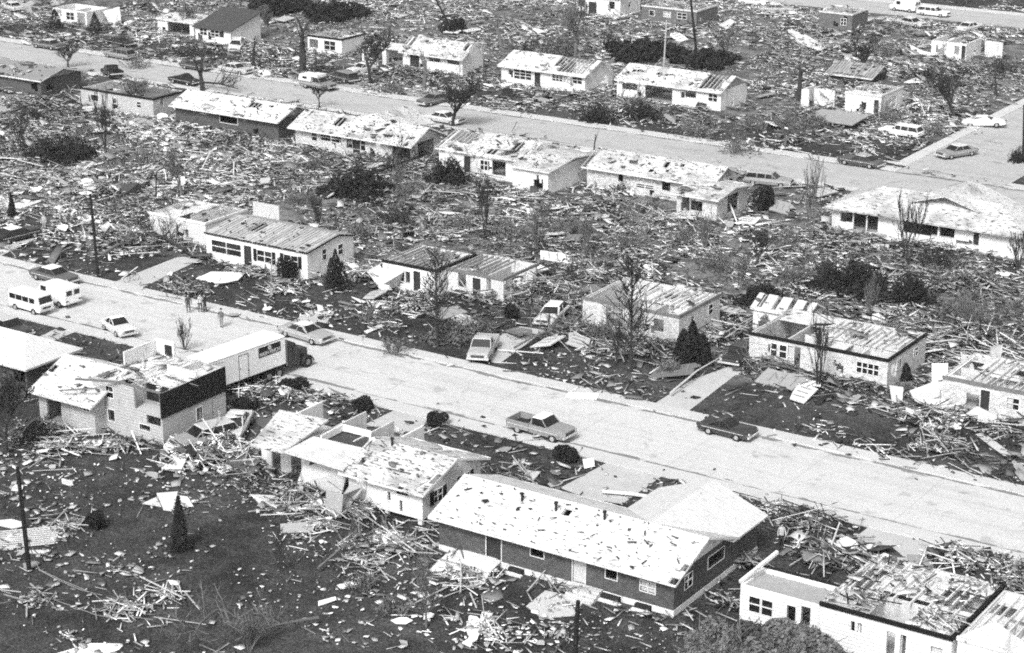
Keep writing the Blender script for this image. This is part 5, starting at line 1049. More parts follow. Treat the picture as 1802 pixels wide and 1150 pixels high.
SB([(1060, 862, .3), (1110, 866, .3), (1160, 874, .3), (1162, 878, .3), (1108, 870, .3), (1060, 866, .3)], 'long pale gutter lying across the wide concrete drive', .7, .08, 'gutter', 'gutter')
SB([(1158, 878, .3), (1161, 850, 2.0), (1166, 850, 2.0), (1164, 878, .3)], 'pale upright post at the end of the long gutter', .7, .08, 'post', 'post')
SB([(1145, 895, .7), (1190, 888, .8), (1200, 892, .8), (1150, 903, .5)], 'white eave board behind the roof of the brick ranch', .75)
SB([(320, 845 - 20, .6), (300, 800, .6), (330, 803, .7), (315, 830, .2), (285, 826, .2), (278, 812, .3)], 'white door slab in the heap below the two-storey house', .7, .06, 'door', 'fallen_door')
SB([(400, 812, .9), (432, 797, .9), (460, 812, .6), (430, 828, .3)], 'dark-framed crate side lying in the heap before the wrecked white house', .10, .2)
SB([(415, 690, .3), (445, 690, .3), (452, 697, .2), (420, 697, .2)], 'white sheet on the debris behind the truck', .75)
SB([(905, 470, 1.6), (940, 462, 1.6), (965, 472, 1.6), (940, 480, 1.4)], 'upturned white box top beside the dark shrub', .8, .15)
SB([(905, 478, 1.2), (917, 480, 1.2), (915, 505, .0), (902, 502, .0)], 'white box side under the upturned top', .75)
SB([(1640, 690, .5), (1640, 640, 2.2), (1668, 640, 2.4), (1668, 680, .6), (1650, 700, .2)], 'bright bent roof sheet hanging off the grey bungalow', .75, .08, 'roof sheet', 'roof_sheet')
SB([(1690, 618, 2.6), (1712, 640, 2.0), (1725, 690, .5), (1705, 672, 1.0), (1693, 650, 1.6)], 'twisted grey roof panel rising above the bungalow rubble', .4)
SB([(1745, 610, 2.6), (1765, 606, 2.6), (1760, 640, 1.4), (1735, 645, 1.2)], 'grey upright wall fragment above the bungalow', .4)
SB([(1615, 740, .2), (1640, 728, .5), (1700, 730, .6), (1690, 752, .2), (1630, 752, .2)], 'crumpled white sheet spread before the bungalow rubble', .72)
SB([(1610, 705, .8), (1600, 688, .9), (1675, 660, 1.2), (1690, 700, .6), (1650, 722, .2)], 'pale insulation sheet draped on the bungalow rubble', .6)
SB([(1720, 715, .9), (1760, 735, .5), (1735, 745, .3), (1700, 728, .5)], 'pale slab leaning below the bungalow wall', .5)
SB([(1565, 678, .9), (1590, 682, .9), (1588, 708, .1), (1570, 710, .1)], 'pale upright board right of the brick house shadow', .5)
SB([(675, 500, 1.2), (690, 462, 2.2), (712, 478, 1.8), (700, 505, .2)], 'bright fallen wall sheet left of the three-window front', .7)
SB([(645, 478, 1.2), (668, 465, 1.6), (690, 510, .3), (670, 512, .2), (655, 490, .5)], 'tilted pale wall strip at the left of the three-window front', .6)
SB([(470, 508, .3), (518, 509, .3), (518, 514, .3), (470, 513, .3)], 'straight white plank on the lawn before the dark round shrub', .8, .06, 'plank', 'plank')
SB([(560, 1058, .1), (590, 1050, .2), (592, 1055, .2), (560, 1066, .1)], 'bright white board alone on the foreground lawn', .85)
SB([(840, 1092, .1), (850, 1098, .1), (828, 1138, .1), (818, 1134, .1)], 'bright white narrow board pointing at the bottom pole', .85)
SB([(593, 1030, .2), (620, 1022, .4), (630, 1028, .3), (600, 1037, .1)], 'bright white crumpled panel in the centre foreground', .8)
SB([(664, 955, .15), (705, 944, .2), (708, 948, .2), (668, 960, .1)], 'grey board on the lawn before the white split-level', .5)
SB([(1000, 690, .1), (1055, 693, .2), (1050, 703, .1), (995, 699, .1)], 'white sheet lying in the gutter of the street', .7)
SB([(640, 583, .1), (672, 570, .4), (676, 573, .4), (645, 587, .1)], 'long bent pale board on the lawn before the porch', .6)
SB([(240, 296, .4), (265, 288, .8), (300, 300, .5), (290, 308, .15), (245, 306, .1)], 'white fallen wall with a window in the left rubble field', .75, .1, 'wall panel', 'wall_panel')
SB([(212, 325, 1.4), (245, 322, 1.6), (250, 338, .4), (215, 345, .2)], 'dark wall piece with a small window leaning in the left rubble field', .06, .12, 'wall panel', 'wall_panel')
SB([(175, 400, 1.6), (190, 390, 1.8), (203, 402, 1.4), (190, 412, .8)], 'broken pale box roof behind the utility pole', .55)
SB([(60, 60, .2), (80, 57, .2), (78, 62, .2)], 'pale scrap', .5) if False else None
SB([(1385, 50, .5), (1420, 62, .5), (1455, 84, .5), (1440, 90, .4), (1392, 70, .3)], 'long pale roof slab fallen below the dark box house', .6)
SB([(1265, 44, .8), (1285, 33, .8), (1293, 38, .8), (1280, 52, .3)], 'pale raised slab right of the dark brick shell', .6)
SB([(1600, 78, .8), (1625, 90, .6), (1650, 95, .4), (1640, 100, .2), (1605, 92, .4)], 'pale slanting slab left of the white far ruin', .6)
SB([(1590, 145, .4), (1612, 137, .4), (1625, 145, .4), (1600, 146, .3)], 'white sheet behind the corner ruin', .7)
SB([(1475, 423, .4), (1515, 425, .4), (1515, 440, .2), (1480, 440, .2)], 'corrugated pale panel left part before the largest scoured roof', .5)
SB([(1533, 430, .4), (1565, 430, .4), (1563, 440, .2), (1535, 440, .2)], 'corrugated pale panel right part before the largest scoured roof', .5)
SB([(1640, 412, .9), (1740, 428, .9), (1745, 445, .2), (1635, 428, .2)], 'long white fallen eave along the foot of the largest scoured roof', .75, .15)

# ------------------------------------------------------------------ scattered debris
g_ = np.random.default_rng(11)
def pile(px, py, r, n, hgt=.6, bright=1.0, stick=.5, kx=1.0): x, y = W(px, py); return (x, y, r, n, hgt, bright, stick, kx)
PILES = [pile(*a) for a in [
    (335, 815, 2.4, 320, .7, 1.4, .3), (1760, 1000, 3.0, 260, .7, 1.4, .3), (1240, 620 - 20, 2.5, 160, .5, 1.1, .4), (1180, 560, 2, 60, .3, 1, .5), (560, 930, 2.5, 120, .2, 1.0, .7), (60, 1060, 2.0, 90, .2, .8, .6), (310, 890, 2.2, 60, .3, 1.3, .2), (130, 1130, 2, 50, .1, 1.2, .2), (860, 1110, 3, 110, .1, 1.2, .4), (395, 790, 2.6, 260, .7, 1.1, .5), (440, 815, 2.4, 200, .6, 1.0, .5), (470, 700, 3.0, 300, .5, 1.1, .4), (560, 705, 3.2, 260, .35, 1.1, .4), (430, 668, 2.5, 160, .5, .9, .4), (200, 790, 2.5, 160, .4, .8, .7), (110, 790, 3, 160, .4, .7, .8),
    (520, 880, 2.6, 220, .5, .9, .5), (620, 905, 2.6, 240, .6, .9, .6), (440, 850, 3.0, 160, .4, .9, .5), (700, 965, 3.0, 260, .4, .8, .6), (820, 1020, 2.6, 200, .35, .8, .5), (225, 1078, 2.2, 120, .3, 1.2, .9), (290, 1050, 1.8, 60, .2, 1.2, .6), (120, 930, 1.8, 60, .3, 1.0, .9), (640, 990, 2.4, 120, .2, .7, .8), (960, 770, 1.8, 120, .3, .9, .9), (900, 835, 2.5, 60, .1, .8, .6),
    (1350, 900, 2.2, 120, .3, 1.0, .5), (1420, 930, 3.2, 300, .6, .7, .85), (1470, 990, 2.4, 240, .5, .9, .5), (1740, 1010, 2.6, 200, .7, 1.3, .4), (1690, 985, 2.0, 160, .6, 1.3, .4), (1310, 1000, 1.5, 80, .5, 1.0, .4), (1780, 1040, 1.8, 160, 1.0, 1.2, .4), (980, 1120, 3, 90, .2, 1.0, .3), (1290, 1060, 1.5, 60, .3, .8, .6),
    (730, 545, 3, 160, .4, .7, .9), (690, 575, 2.0, 100, .3, .9, .9), (490, 515, 2.4, 120, .4, .9, .9), (330, 515, 3.0, 220, .4, .7, .9), (430, 480, 2.0, 80, .3, .8, .9), (640, 490, 2.4, 200, .8, 1.0, .6), (230, 425, 3.2, 320, .8, .9, .7), (330, 430, 3.0, 260, .6, .6, .95), (180, 420, 2.0, 140, .9, 1.1, .4), (110, 400, 3, 140, .4, .7, .8),
    (960, 520, 3.2, 420, 1.0, .9, .85), (1010, 545, 3.0, 360, .9, .8, .9), (1040, 500, 3.5, 360, 1.0, .9, .8), (930, 500, 2.6, 260, .7, 1.1, .4), (870, 530, 2.8, 320, .9, 1.3, .4), (910, 500, 2.6, 260, 1.0, 1.3, .35), (1100, 480, 3.2, 260, .6, .9, .6), (1020, 590, 3.0, 260, .5, .9, .8), (1080, 620, 3.4, 220, .3, .9, .8), (1160, 600, 3, 120, .3, .8, .7),
    (1290, 590, 2.4, 260, .6, 1.1, .5), (1370, 650, 2.6, 200, .5, .8, .7), (1450, 660, 2.6, 220, .5, .8, .6), (1520, 680, 2.4, 200, .4, .8, .6), (1640, 740, 3.0, 360, .6, 1.3, .4), (1690, 690, 3.0, 420, 1.2, 1.2, .45), (1655, 790, 2.2, 260, .5, 1.3, .97), (1755, 760, 3.0, 200, .3, .8, .8), (1720, 610, 4.0, 420, 1.2, 1.0, .7), (1790, 640, 3.5, 300, 1.0, .9, .7), (1440, 760, 2.6, 40, .1, 1, .9), (1560, 800, 2.6, 60, .2, 1.1, .97),
    (1710, 500, 4.5, 360, .6, 1.0, .7), (1640, 560, 4, 260, .5, .8, .7), (1480, 430, 4.5, 240, .5, .9, .6), (1150, 400, 5, 420, .7, 1.0, .6), (1060, 370, 4, 300, .7, .7, .6), (870, 345, 5, 360, .6, .8, .6), (780, 400, 5, 320, .5, .8, .7), (560, 330, 5, 400, .5, .9, .6), (450, 300, 6, 460, .5, .9, .5), (300, 300, 7, 600, .5, 1.1, .4), (150, 320, 7, 700, .6, 1.2, .35), (60, 250, 7, 420, .5, 1.1, .4), (200, 340, 6, 420, .6, 1.1, .4), (420, 250, 5, 260, .5, .8, .7), (650, 290, 5, 300, .5, .8, .7), (920, 240, 5, 200, .4, .9, .5), (1000, 300, 4, 200, .6, .6, .4),
    (1100, 205, 4, 360, 1.0, .7, .7), (1230, 215, 5, 260, .4, .8, .6), (1150, 175, 3, 160, .8, .8, .5), (870, 190, 5, 160, .3, .9, .6), (1450, 215, 5, 260, .6, .8, .6), (1620, 190, 6, 420, .6, 1.0, .5), (1700, 235, 5, 260, .6, 1.1, .5), (1560, 120, 7, 420, .6, 1.0, .5), (1480, 90, 8, 520, .7, 1.2, .4), (1340, 60, 9, 500, .6, 1.1, .5), (1700, 130, 8, 420, .6, 1.0, .5), (500, 95, 6, 300, .6, 1.0, .5), (230, 55, 7, 300, .6, 1.0, .5), (120, 70, 7, 200, .4, 1.0, .4), (620, 95, 5, 200, .5, .9, .5), (720, 130, 4, 140, .5, .9, .5), (640, 25, 9, 300, .6, 1.2, .4), (900, 50, 10, 320, .4, .9, .5), (1050, 60, 9, 260, .4, 1.0, .5), (350, 190, 4, 100, .4, .8, .6), (130, 200, 5, 260, .5, 1.0, .5), (60, 190, 5, 200, .4, .8, .6)]]
LAWN = [(-130, -28, 78, 103, 1.15, 1.15, .08), (-210, -30, 133.8, 145, .7, .9, .2), (-118, -28, 113.4, 120.8, .5, .9, .2), (-300, -91, 216.9, 230, 1.2, .9, .3),   # rectangles of the plan: x0,x1,y0,y1, pieces per m2, brightness, stick share
    (-130, -28, 78, 103, .36, 1.15, .3), (-118, -60, 94, 103.5, .4, .9, .5), (-130, -60, 113.5, 120.7, .8, 1.0, .4), (-55, -25, 112, 120.7, .8, .9, .6), (-56, -46, 100, 112, 1.6, .9, .5),
    (-210, -30, 133.8, 144.5, .45, .9, .5), (-210, -20, 142, 157, 1.9, .9, .6), (-230, -20, 155, 186.5, 3.6, .95, .55), (-280, -136, 140, 190, 2.6, 1.7, .35), (-260, -50, 186, 203.8, 1.7, .9, .5),
    (-300, -91, 216.9, 231, 1.5, .9, .5), (-330, -91, 228, 310, 2.3, 1.0, .5), (-76, -20, 216, 310, 1.5, 1.0, .5), (-330, -20, 325, 420, .5, 1.0, .5)]
rows = []
for (x, y, r, n, hg, br, st, kx) in PILES:
    a = g_.uniform(0, 2 * np.pi, n); q = np.abs(g_.normal(0, .55, n)) * r
    px_, py_ = x + np.cos(a) * q * 1.3, y + np.sin(a) * q
    z = 1.5 * hg * np.exp(-(q / r) ** 2 * 1.5) * g_.uniform(.1, 1, n)
    rows.append(np.stack([px_, py_, z, np.full(n, br), (g_.random(n) < st) * 1.0, np.full(n, .6 + .5 * hg)], 1))
LAWN += [(-210, -20, 130.5, 134, .9, .9, .5), (-130, -20, 120.5, 124, .9, .9, .5), (-260, -60, 203, 208, 1.4, .9, .6), (-300, -60, 212, 217.2, 1.2, .9, .6), (-91, -74, 216, 300, .6, .9, .6)]
for (x0, x1, y0, y1, dn, br, st) in LAWN:
    n = int((x1 - x0) * (y1 - y0) * dn * 2.4); nc = max(4, n // 45); cx = g_.uniform(x0, x1, nc); cy = g_.uniform(y0, y1, nc); k = g_.integers(0, nc, n)
    cl = g_.random(n) < .72; px_ = np.where(cl, cx[k] + g_.normal(0, 2.2, n), g_.uniform(x0, x1, n)); py_ = np.where(cl, cy[k] + g_.normal(0, 1.6, n), g_.uniform(y0, y1, n))
    ok = (px_ > x0) & (px_ < x1) & (py_ > y0) & (py_ < y1); px_, py_ = px_[ok], py_[ok]; n = len(px_)
    rows.append(np.stack([px_, py_, g_.uniform(0, .12, n) * min(2.5, dn), np.full(n, br), (g_.random(n) < st) * 1.0, np.full(n, .35)], 1))
D = np.concatenate(rows)
OPEN = [(-45.8, -37.4, 103.0, 111.4, 2.85, 520, 1.3, [(.34, .68, .0, .48)]), (-51.3, -45.9, 103.4, 106.2, .2, 80, 1.0, ()), (-108.2, -101.5, 105.3, 112.1, 4.1, 90, 1.1, ()), (-92.4, -84, 106.4, 113.4, .1, 160, 1.0, ())]
for o_ in COL.objects:
    if o_.get('category') in ('house',) and any(c_.name.startswith('ceiling_joist') for c_ in o_.children):
        hx = max(abs(v_.co.x) for c_ in o_.children if c_.name.startswith('floor') for v_ in c_.data.vertices); hy = max(abs(v_.co.y) for c_ in o_.children if c_.name.startswith('floor') for v_ in c_.data.vertices)
        zz = max(v_.co.z for c_ in o_.children if c_.name.startswith('fascia') for v_ in c_.data.vertices)
        X, Y = o_.location.x, o_.location.y
        if X > -47 and Y < 115: continue
        OPEN.append((X - hx, X + hx, Y - hy, Y + hy, zz - .05, int(4 * hx * hy * 1.0), .9, OPENM.get(o_.name, ()))); OPEN.append((X - hx, X + hx, Y - hy, Y + hy, .15, int(4 * hx * hy * 2.5), .8, ()))
inrows = []
for (x0, x1, y0, y1, z, n, br, ms) in OPEN:
    cl = g_.uniform(0, 1, (6, 2)); k = g_.integers(0, 6, n); mix = g_.random(n) < .6
    px_ = np.where(mix, x0 + (x1 - x0) * cl[k, 0] + g_.normal(0, 1.1, n), g_.uniform(x0, x1, n)); py_ = np.where(mix, y0 + (y1 - y0) * cl[k, 1] + g_.normal(0, .9, n), g_.uniform(y0, y1, n))
    ok = (px_ > x0) & (px_ < x1) & (py_ > y0 + .3) & (py_ < y1)
    for (a, b, c, d) in ms: uu, vv = (px_ - x0) / (x1 - x0), (py_ - y0) / (y1 - y0); ok &= ~((uu > a) & (uu < b) & (vv > c) & (vv < d))
    px_, py_ = px_[ok], py_[ok]; n = len(px_)
    inrows.append(np.stack([px_, py_, z + g_.uniform(0, .18, n), np.full(n, br), (g_.random(n) < .45) * 1.0, np.full(n, .6)], 1))
for (PFn, area, ms, rg_) in ROOFS:
    m_ = int(area * (.35 if rg_ >= 1 else .45)); L_ = []
    for k in range(m_):
        u, v = g_.uniform(.02, .98), g_.uniform(.05, .97)
        if any(a < u < b and c < v < d for (a, b, c, d) in ms): continue
        p_ = PFn(u, v); L_.append((p_[0], p_[1], p_[2] + .05, .8 if rg_ >= 1 else -1, float(g_.random() < .3), .2))
    if L_: inrows.append(np.array(L_))
IN = np.concatenate(inrows)
def clear_of(D, strict=True):
    x, y = D[:, 0], D[:, 1]; ok = np.ones(len(D), bool)
    for (x0, x1, y0, y1) in HOUSES: ok &= ~((x > x0 - .25) & (x < x1 + .25) & (y > y0 - .25) & (y < y1 + .25))
    road = ((y > 120.8) & (y < 133.7)) | ((y > 204) & (y < 216.7)) | ((x > -90.6) & (x < -76) & (y > 214) & (y < 290)) | ((y > 311) & (y < 325))
    de = np.min(np.abs(np.stack([y - 120.8, y - 133.7, y - 204, y - 216.7, y - 311, y - 325])), 0); ok &= ~road | (g_.random(len(D)) < .45 * np.exp(-de / .9) + .012)
    for pl in ([(1152, 711), (1221, 668), (1300, 640), (1294, 661), (1212, 724)], [(985, 860), (1072, 813), (1170, 835), (1095, 888), (1040, 880)], [(194, 500), (310, 454), (372, 448), (240, 512)], [(825, 632), (860, 600), (915, 575), (960, 582), (880, 640)], [(1500, 950), (1532, 926), (1660, 958), (1600, 990)], [(642, 748), (698, 721), (775, 736), (710, 765)]):
        P = [W(*p) for p in pl]; ins = np.zeros(len(D), bool)
        for i in range(len(P)):
            (xa, ya), (xb, yb) = P[i], P[i - 1]
            ins ^= ((ya > y) != (yb > y)) & (x < (xb - xa) * (y - ya) / (yb - ya + 1e-9) + xa)
        ok &= ~ins | (g_.random(len(D)) < .08)
    dd = HX * x + HY * y; u = 901 + F * (HY * x - HX * y) / (dd * CP + H * SP)
    return ok & (u > -350) & (u < 2250)
LAT = g_.random((64, 64))
def vn(x, y, sc, off=0):
    u, v = x / sc + 100 + off, y / sc + 100 + off * 1.7; i, j = np.floor(u).astype(int), np.floor(v).astype(int); a, b = u - i, v - j; a, b = a * a * (3 - 2 * a), b * b * (3 - 2 * b)
    q = lambda p, r: LAT[p % 64, r % 64]
    return (q(i, j) * (1 - a) + q(i + 1, j) * a) * (1 - b) + (q(i, j + 1) * (1 - a) + q(i + 1, j + 1) * a) * b
# drifts against the houses
rg = []
for (x0, x1, y0, y1) in HOUSES:
    if y0 < 100 or (y1 - y0) < 3.5: continue
    nn = int((x1 - x0) * 16 * (.5 if y0 < 115 else 1)); xx = g_.uniform(x0 - .5, x1 + 2, nn); yy = y0 - np.abs(g_.normal(0, 1.1, nn)) - .2; me_ = g_.random(nn) < .35
    xx = np.where(me_, x1 + np.abs(g_.normal(0, 1.2, nn)) + .2, xx); yy = np.where(me_, g_.uniform(y0, y1, nn), yy)
    k_ = vn(xx, yy, 2.2, 7) > .45; xx, yy = xx[k_], yy[k_]; nn = len(xx)
    rg.append(np.stack([xx, yy, g_.uniform(0, .45, nn), np.full(nn, .9), (g_.random(nn) < .6) * 1.0, np.full(nn, .9)], 1))
keep = (.55 * vn(D[:, 0], D[:, 1], 8) + .45 * vn(D[:, 0], D[:, 1], 3, 5)); keep = (keep > g_.uniform(.25, .62, len(D))) | (D[:, 5] > .5)
D = np.concatenate([D[keep]] + rg)
D = D[clear_of(D, False)]; n_out = len(D); D = np.concatenate([D, IN]); n = len(D)
stick = D[:, 4] > .5; dist = D[:, 1] / 120.
Lh = np.where(stick, np.exp(g_.normal(-.05, .6, n)), np.exp(g_.normal(-1.25, .60, n))); Lh = np.clip(Lh, .12, np.where(stick, 3.6, 1.8)) * np.where(stick, 1, np.clip(dist, .8, 1.5) ** .5)
Wd = np.where(stick, g_.uniform(.03, .10, n) * np.clip(dist, 1, 1.6), Lh * g_.uniform(.35, 1.0, n)); Th = np.where(stick, .05, g_.uniform(.02, .07, n)) + .0
szf = .55 + 1.1 * vn(D[:, 0], D[:, 1], 5, 11) ** 1.5; rf = D[:, 3] < 0; D[:, 3] = np.abs(D[:, 3]); szf = np.where(rf, .45, szf); nearf = (D[:, 1] < 103) & (D[:, 5] < .5); szf = np.where(nearf, szf * .75, szf); big = (g_.random(n) < .018) & ~rf & (D[:, 1] > 140); Lh = Lh * szf * np.where(big & ~stick, 3.0, 1); Lh = np.where(stick & (D[:, 5] > .8), Lh * 1.5, Lh); Lh = np.clip(Lh, .1, 4.5); Wd = np.where(stick, Wd, Wd * szf * np.where(big, 2.6, 1))
Lh = np.where(stick, Lh, np.minimum(Lh, 2.2)); Wd = np.where(stick, Wd, np.minimum(Wd, 1.3))
an = np.where(g_.random(n) < .5, g_.uniform(0, np.pi, n), g_.normal(2.55, .55, n))
tilt = g_.normal(0, 1, n) * np.where(stick, .07, .13) * (1 + D[:, 5]); roll = g_.normal(0, .3, n) * np.where(stick, .5, .35)
tl = g_.random(n); tone = np.select([tl < .25, tl < .48, tl < .76], [g_.uniform(.5, .85, n), g_.uniform(.25, .5, n), g_.uniform(.08, .25, n)], g_.uniform(.012, .06, n)) * np.clip(D[:, 3], .5, 1.1) * (.45 + 1.0 * vn(D[:, 0], D[:, 1], 9, 21))
tone = np.where((D[:, 1] < 103) & (tl > .78), .3, tone); tone = np.where(rf, g_.uniform(.01, .05, n), tone); Lh = np.where(rf & stick, np.minimum(Lh, .6), Lh); tone = np.clip(tone * 1.05, .01, .85)
cz = D[:, 2] + Th / 2 + .02 + np.abs(np.sin(tilt)) * Lh * .5
def litter(name, idx, label, cat):
    k = len(idx); l, w_, t_ = Lh[idx] / 2, Wd[idx] / 2, Th[idx] / 2
    sgn = np.array([(a, b, c) for c in (-1, 1) for b in (-1, 1) for a in (-1, 1)], float)
    jit = np.where(stick[idx], .0, .45)[:, None, None] * g_.uniform(-1, 1, (k, 4, 2)); jit = np.concatenate([jit, jit], 1)
    P = sgn[None] * np.stack([l, w_, t_], 1)[:, None]; P[:, :, 0] += jit[:, :, 0] * l[:, None]; P[:, :, 1] += jit[:, :, 1] * w_[:, None]
    ct, st_ = np.cos(tilt[idx])[:, None], np.sin(tilt[idx])[:, None]; cr, sr = np.cos(roll[idx])[:, None], np.sin(roll[idx])[:, None]
    y1, z1 = P[..., 1] * cr - P[..., 2] * sr, P[..., 1] * sr + P[..., 2] * cr; x2, z2 = P[..., 0] * ct - z1 * st_, P[..., 0] * st_ + z1 * ct
    ca, sa = np.cos(an[idx])[:, None], np.sin(an[idx])[:, None]
    V3 = np.stack([x2 * ca - y1 * sa + D[idx, 0][:, None], x2 * sa + y1 * ca + D[idx, 1][:, None], z2 + cz[idx][:, None]], -1).reshape(-1, 3)
    fq = np.array([(0, 2, 3, 1), (4, 5, 7, 6), (0, 1, 5, 4), (2, 6, 7, 3), (0, 4, 6, 2), (1, 3, 7, 5)]); Fq = (fq[None] + (np.arange(k) * 8)[:, None, None]).reshape(-1)
    me = bpy.data.meshes.new(name); me.vertices.add(len(V3)); me.vertices.foreach_set('co', V3.ravel()); me.loops.add(len(Fq)); me.loops.foreach_set('vertex_index', Fq)
    me.polygons.add(k * 6); me.polygons.foreach_set('loop_start', np.arange(0, k * 24, 4)); me.polygons.foreach_set('loop_total', np.full(k * 6, 4)); me.update(calc_edges=True)
    at = me.attributes.new('tone', 'FLOAT', 'FACE'); at.data.foreach_set('value', np.repeat(tone[idx], 6)); me.materials.append(debris_m)
    o = bpy.data.objects.new(name, me); COL.objects.link(o); o['kind'] = 'stuff'; o['label'] = label; o['category'] = cat; return o
# the planks and boards that show largest become things of their own
app = Lh * np.sqrt(Wd) / (D[:, 1] ** 1.5); app = np.where(tone > .2, app, app * .3); app[n_out:] = 0; dd_ = HX * D[:, 0] + HY * D[:, 1]; uu_ = 901 + F * (HY * D[:, 0] - HX * D[:, 1]) / (dd_ * CP + H * SP); vv_ = 575 + F * (H * CP - dd_ * SP) / (dd_ * CP + H * SP); app = np.where((uu_ < 0) | (uu_ > 1802) | (vv_ > 1150) | (vv_ < 0), 0, app)
I = np.arange(n); si = I[stick][np.argsort(-app[stick])]; bi = I[~stick][np.argsort(-app[~stick])]
LM = [('the dark brick ranch', -64, 100), ('the white split-level', -79.5, 103), ('the wrecked white house', -88, 104), ('the two-storey siding house', -101, 103), ('the siding house wing', -111, 101), ('the foreground pole', *W(52, 1005)), ('the dark juniper', *W(318, 968)), ('the dark lawn sapling', *W(493, 1010)),
      ('the thin pale sapling', *W(750, 1105)), ('the bottom pole', *W(1010, 1175)), ('the dark ball shrub', *W(168, 925)), ('the slatted wall section', *W(50, 950)), ('the large grey bush', *W(1390, 1150)), ('the pale rubble roof', -42, 107), ('the wide concrete drive', *W(1070, 855)), ('the two-tone pickup', *W(953, 758)), ('the dark wrecked coupe', *W(1280, 757)),
      ('the large pale brick house', -66, 147), ('the bungalow rubble', *W(1690, 700)), ('the large evergreen clump', *W(1214, 640)), ('the tall twiggy tree', *W(1110, 655)), ('the joist house', -86, 148), ('the half-buried white sedan', *W(975, 553)), ('the three-window front', -109, 145), ('the torn plaster shell', -102, 147), ('the plank-deck house', -125, 143), ('the kerbside utility pole', *W(173, 490)), ('the small broken house', -138, 146),
      ('the pale pickup', *W(850, 622)), ('the battered sedan', *W(538, 589)), ('the truck', *W(480, 680)), ('the ragged twiggy tree', *W(770, 612)), ('the stick heap', *W(1655, 790)), ('the shrub bank', *W(1500, 512)), ('the ell ranch', -107, 187), ('the garage', -119, 183), ('the wide ranch house', -146, 184), ('the largest scoured roof', -75, 186), ('the white sheet canopy', *W(385, 492)), ('the round clipped shrub', *W(640, 722)), ('the street corner', -92, 218), ('the streaked roof house', -128, 229), ('the left rubble field', -150, 165)]
LMxy = np.array([(a[1], a[2]) for a in LM]); ORD = ['nearest', 'second nearest', 'third nearest', 'fourth nearest', 'fifth nearest', 'sixth nearest', 'seventh nearest', 'eighth nearest', 'ninth nearest', 'tenth nearest'] + ['%dth nearest' % k for k in range(11, 60)]
def individuals(idx, nm, noun, cat):
    rec = {}
    for i in idx:
        d = np.hypot(LMxy[:, 0] - D[i, 0], LMxy[:, 1] - D[i, 1]); k = int(np.argmin(d))
        sz = ('long ' if Lh[i] > 2.4 else 'short ' if Lh[i] < 1.5 else '') if noun == 'plank' else ('large ' if Lh[i] > 1.3 else 'small ' if Lh[i] < .9 else '')
        tn = 'white' if tone[i] > .58 else 'pale' if tone[i] > .33 else 'grey' if tone[i] > .12 else 'dark'
        rec.setdefault((k, sz, tn), []).append((d[k], i))
    sgn = [(a, b, c) for c in (-1, 1) for b in (-1, 1) for a in (-1, 1)]
    for (k, sz, tn), L_ in rec.items():
        L_.sort()
        for r_, (d_, i) in enumerate(L_):
            mb = MB(); l, w_, t_ = Lh[i] / 2, Wd[i] / 2, Th[i] / 2
            if noun == 'plank': mb.box(-l, l, -w_, w_, -t_, t_)
            else:
                m_ = rnd.randint(5, 8); P = []
                for q in range(m_): a = 2 * math.pi * (q + rnd.uniform(-.3, .3)) / m_ + .7; P.append((l * 1.25 * math.cos(a) * rnd.uniform(.55, 1.15), w_ * 1.25 * math.sin(a) * rnd.uniform(.55, 1.15), t_))
                mb.prism(P, 2 * t_)
            o = mb.build(nm, flat(round(float(tone[i]) * 12) / 12 + .02), None, (float(D[i, 0]), float(D[i, 1]), float(cz[i])))
            o.rotation_euler = (float(roll[i]), -float(tilt[i]), float(an[i]))
            tag(o, '%s %s%s %s on the ground by %s' % (ORD[r_], sz, tn, noun, LM[k][0]), cat, '%ss strewn around %s' % (noun, LM[k][0]))
individuals(si[:300], 'plank', 'plank', 'plank'); individuals(bi[:300], 'board_piece', 'board piece', 'board')
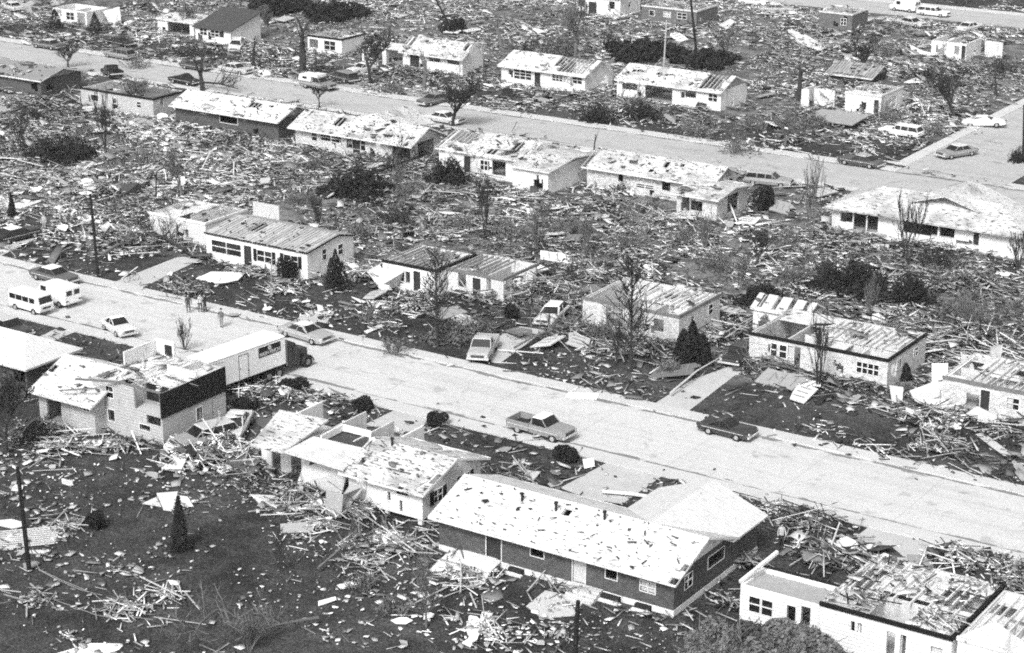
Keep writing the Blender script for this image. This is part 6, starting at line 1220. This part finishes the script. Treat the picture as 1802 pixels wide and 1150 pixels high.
# broken-off pieces of walls and roofs
fr = {}
for k in range(95):
    b_ = rnd.random(); X, Y = (rnd.uniform(-200, -40), rnd.uniform(150, 202)) if b_ < .55 else (rnd.uniform(-260, -95), rnd.uniform(226, 300)) if b_ < .9 else (rnd.uniform(-120, -50), rnd.uniform(140, 146))
    if any(x0 - 1 < X < x1 + 1 and y0 - 1 < Y < y1 + 1 for (x0, x1, y0, y1) in HOUSES): continue
    j = int(np.argmin(np.hypot(LMxy[:, 0] - X, LMxy[:, 1] - Y))); fr.setdefault(j, []).append((float(np.hypot(LMxy[j, 0] - X, LMxy[j, 1] - Y)), X, Y))
for j, L_ in fr.items():
    for r_, (d_, X, Y) in enumerate(sorted(L_)):
        l, w_ = rnd.uniform(.9, 2.1), rnd.uniform(.6, 1.2); P = []; m_ = rnd.randint(5, 8); g0 = rnd.choice((.75, .6, .45, .3, .15)); mb = MB()
        P = [(-l, -w_, .05), (l * rnd.uniform(.3, .9), -w_ * 1.02, .05), (l * rnd.uniform(.6, 1.1), -w_ * rnd.uniform(.2, .6), .05), (l * rnd.uniform(.5, .8), 0, .05), (l, w_ * rnd.uniform(.2, .5), .05), (l * rnd.uniform(.2, .7), w_, .05), (-l * rnd.uniform(.0, .5), w_ * rnd.uniform(.7, .95), .05), (-l * .98, w_ * rnd.uniform(.5, 1), .05)]
        mb.prism(P, .1); o = mb.build('wall_fragment', flat(g0), None, (X, Y, .45)); o.rotation_euler = (rnd.uniform(-.3, .3), rnd.uniform(-.2, .2), rnd.choice((0, 1.57)) + rnd.gauss(0, .4))
        for q in (-1, 0, 1): mb = MB(); mb.box(q * .5 * l - .04, q * .5 * l + .04, -w_ * .6, w_ * .6, .052, .12); mb.build('batten', flat(.25), o)
        tag(o, '%s %s wall or roof fragment by %s' % (ORD[r_], 'white' if g0 > .5 else 'pale' if g0 > .35 else 'grey', LM[j][0]), 'wall fragment', 'wall and roof fragments by %s' % LM[j][0])
litter('plank_litter', si[300:], 'fine litter of broken planks and laths over lawns and ruins', 'litter'); litter('board_litter', bi[300:], 'fine litter of torn boards, shingles and paper over lawns and ruins', 'litter')
# loose boards inside the roofless houses and on roofs
rs = []
print('debris', n)


HZ = MB(); HZ.box(-560, 260, -60, 620, -1, 62); hz = bpy.data.objects.new('haze', HZ.mesh('haze', [])); COL.objects.link(hz); hz['kind'] = 'stuff'; hz['label'] = 'thin grey air over the far blocks'; hz['category'] = 'haze'
hm = bpy.data.materials.new('haze'); hm.use_nodes = True; hn = hm.node_tree; hn.nodes.clear(); ho = hn.nodes.new('ShaderNodeOutputMaterial'); hv = hn.nodes.new('ShaderNodeVolumePrincipled')
hv.inputs['Color'].default_value = (.95, .95, .95, 1); hv.inputs['Density'].default_value = .00012; hn.links.new(hv.outputs[0], ho.inputs['Volume']); hz.data.materials.append(hm)
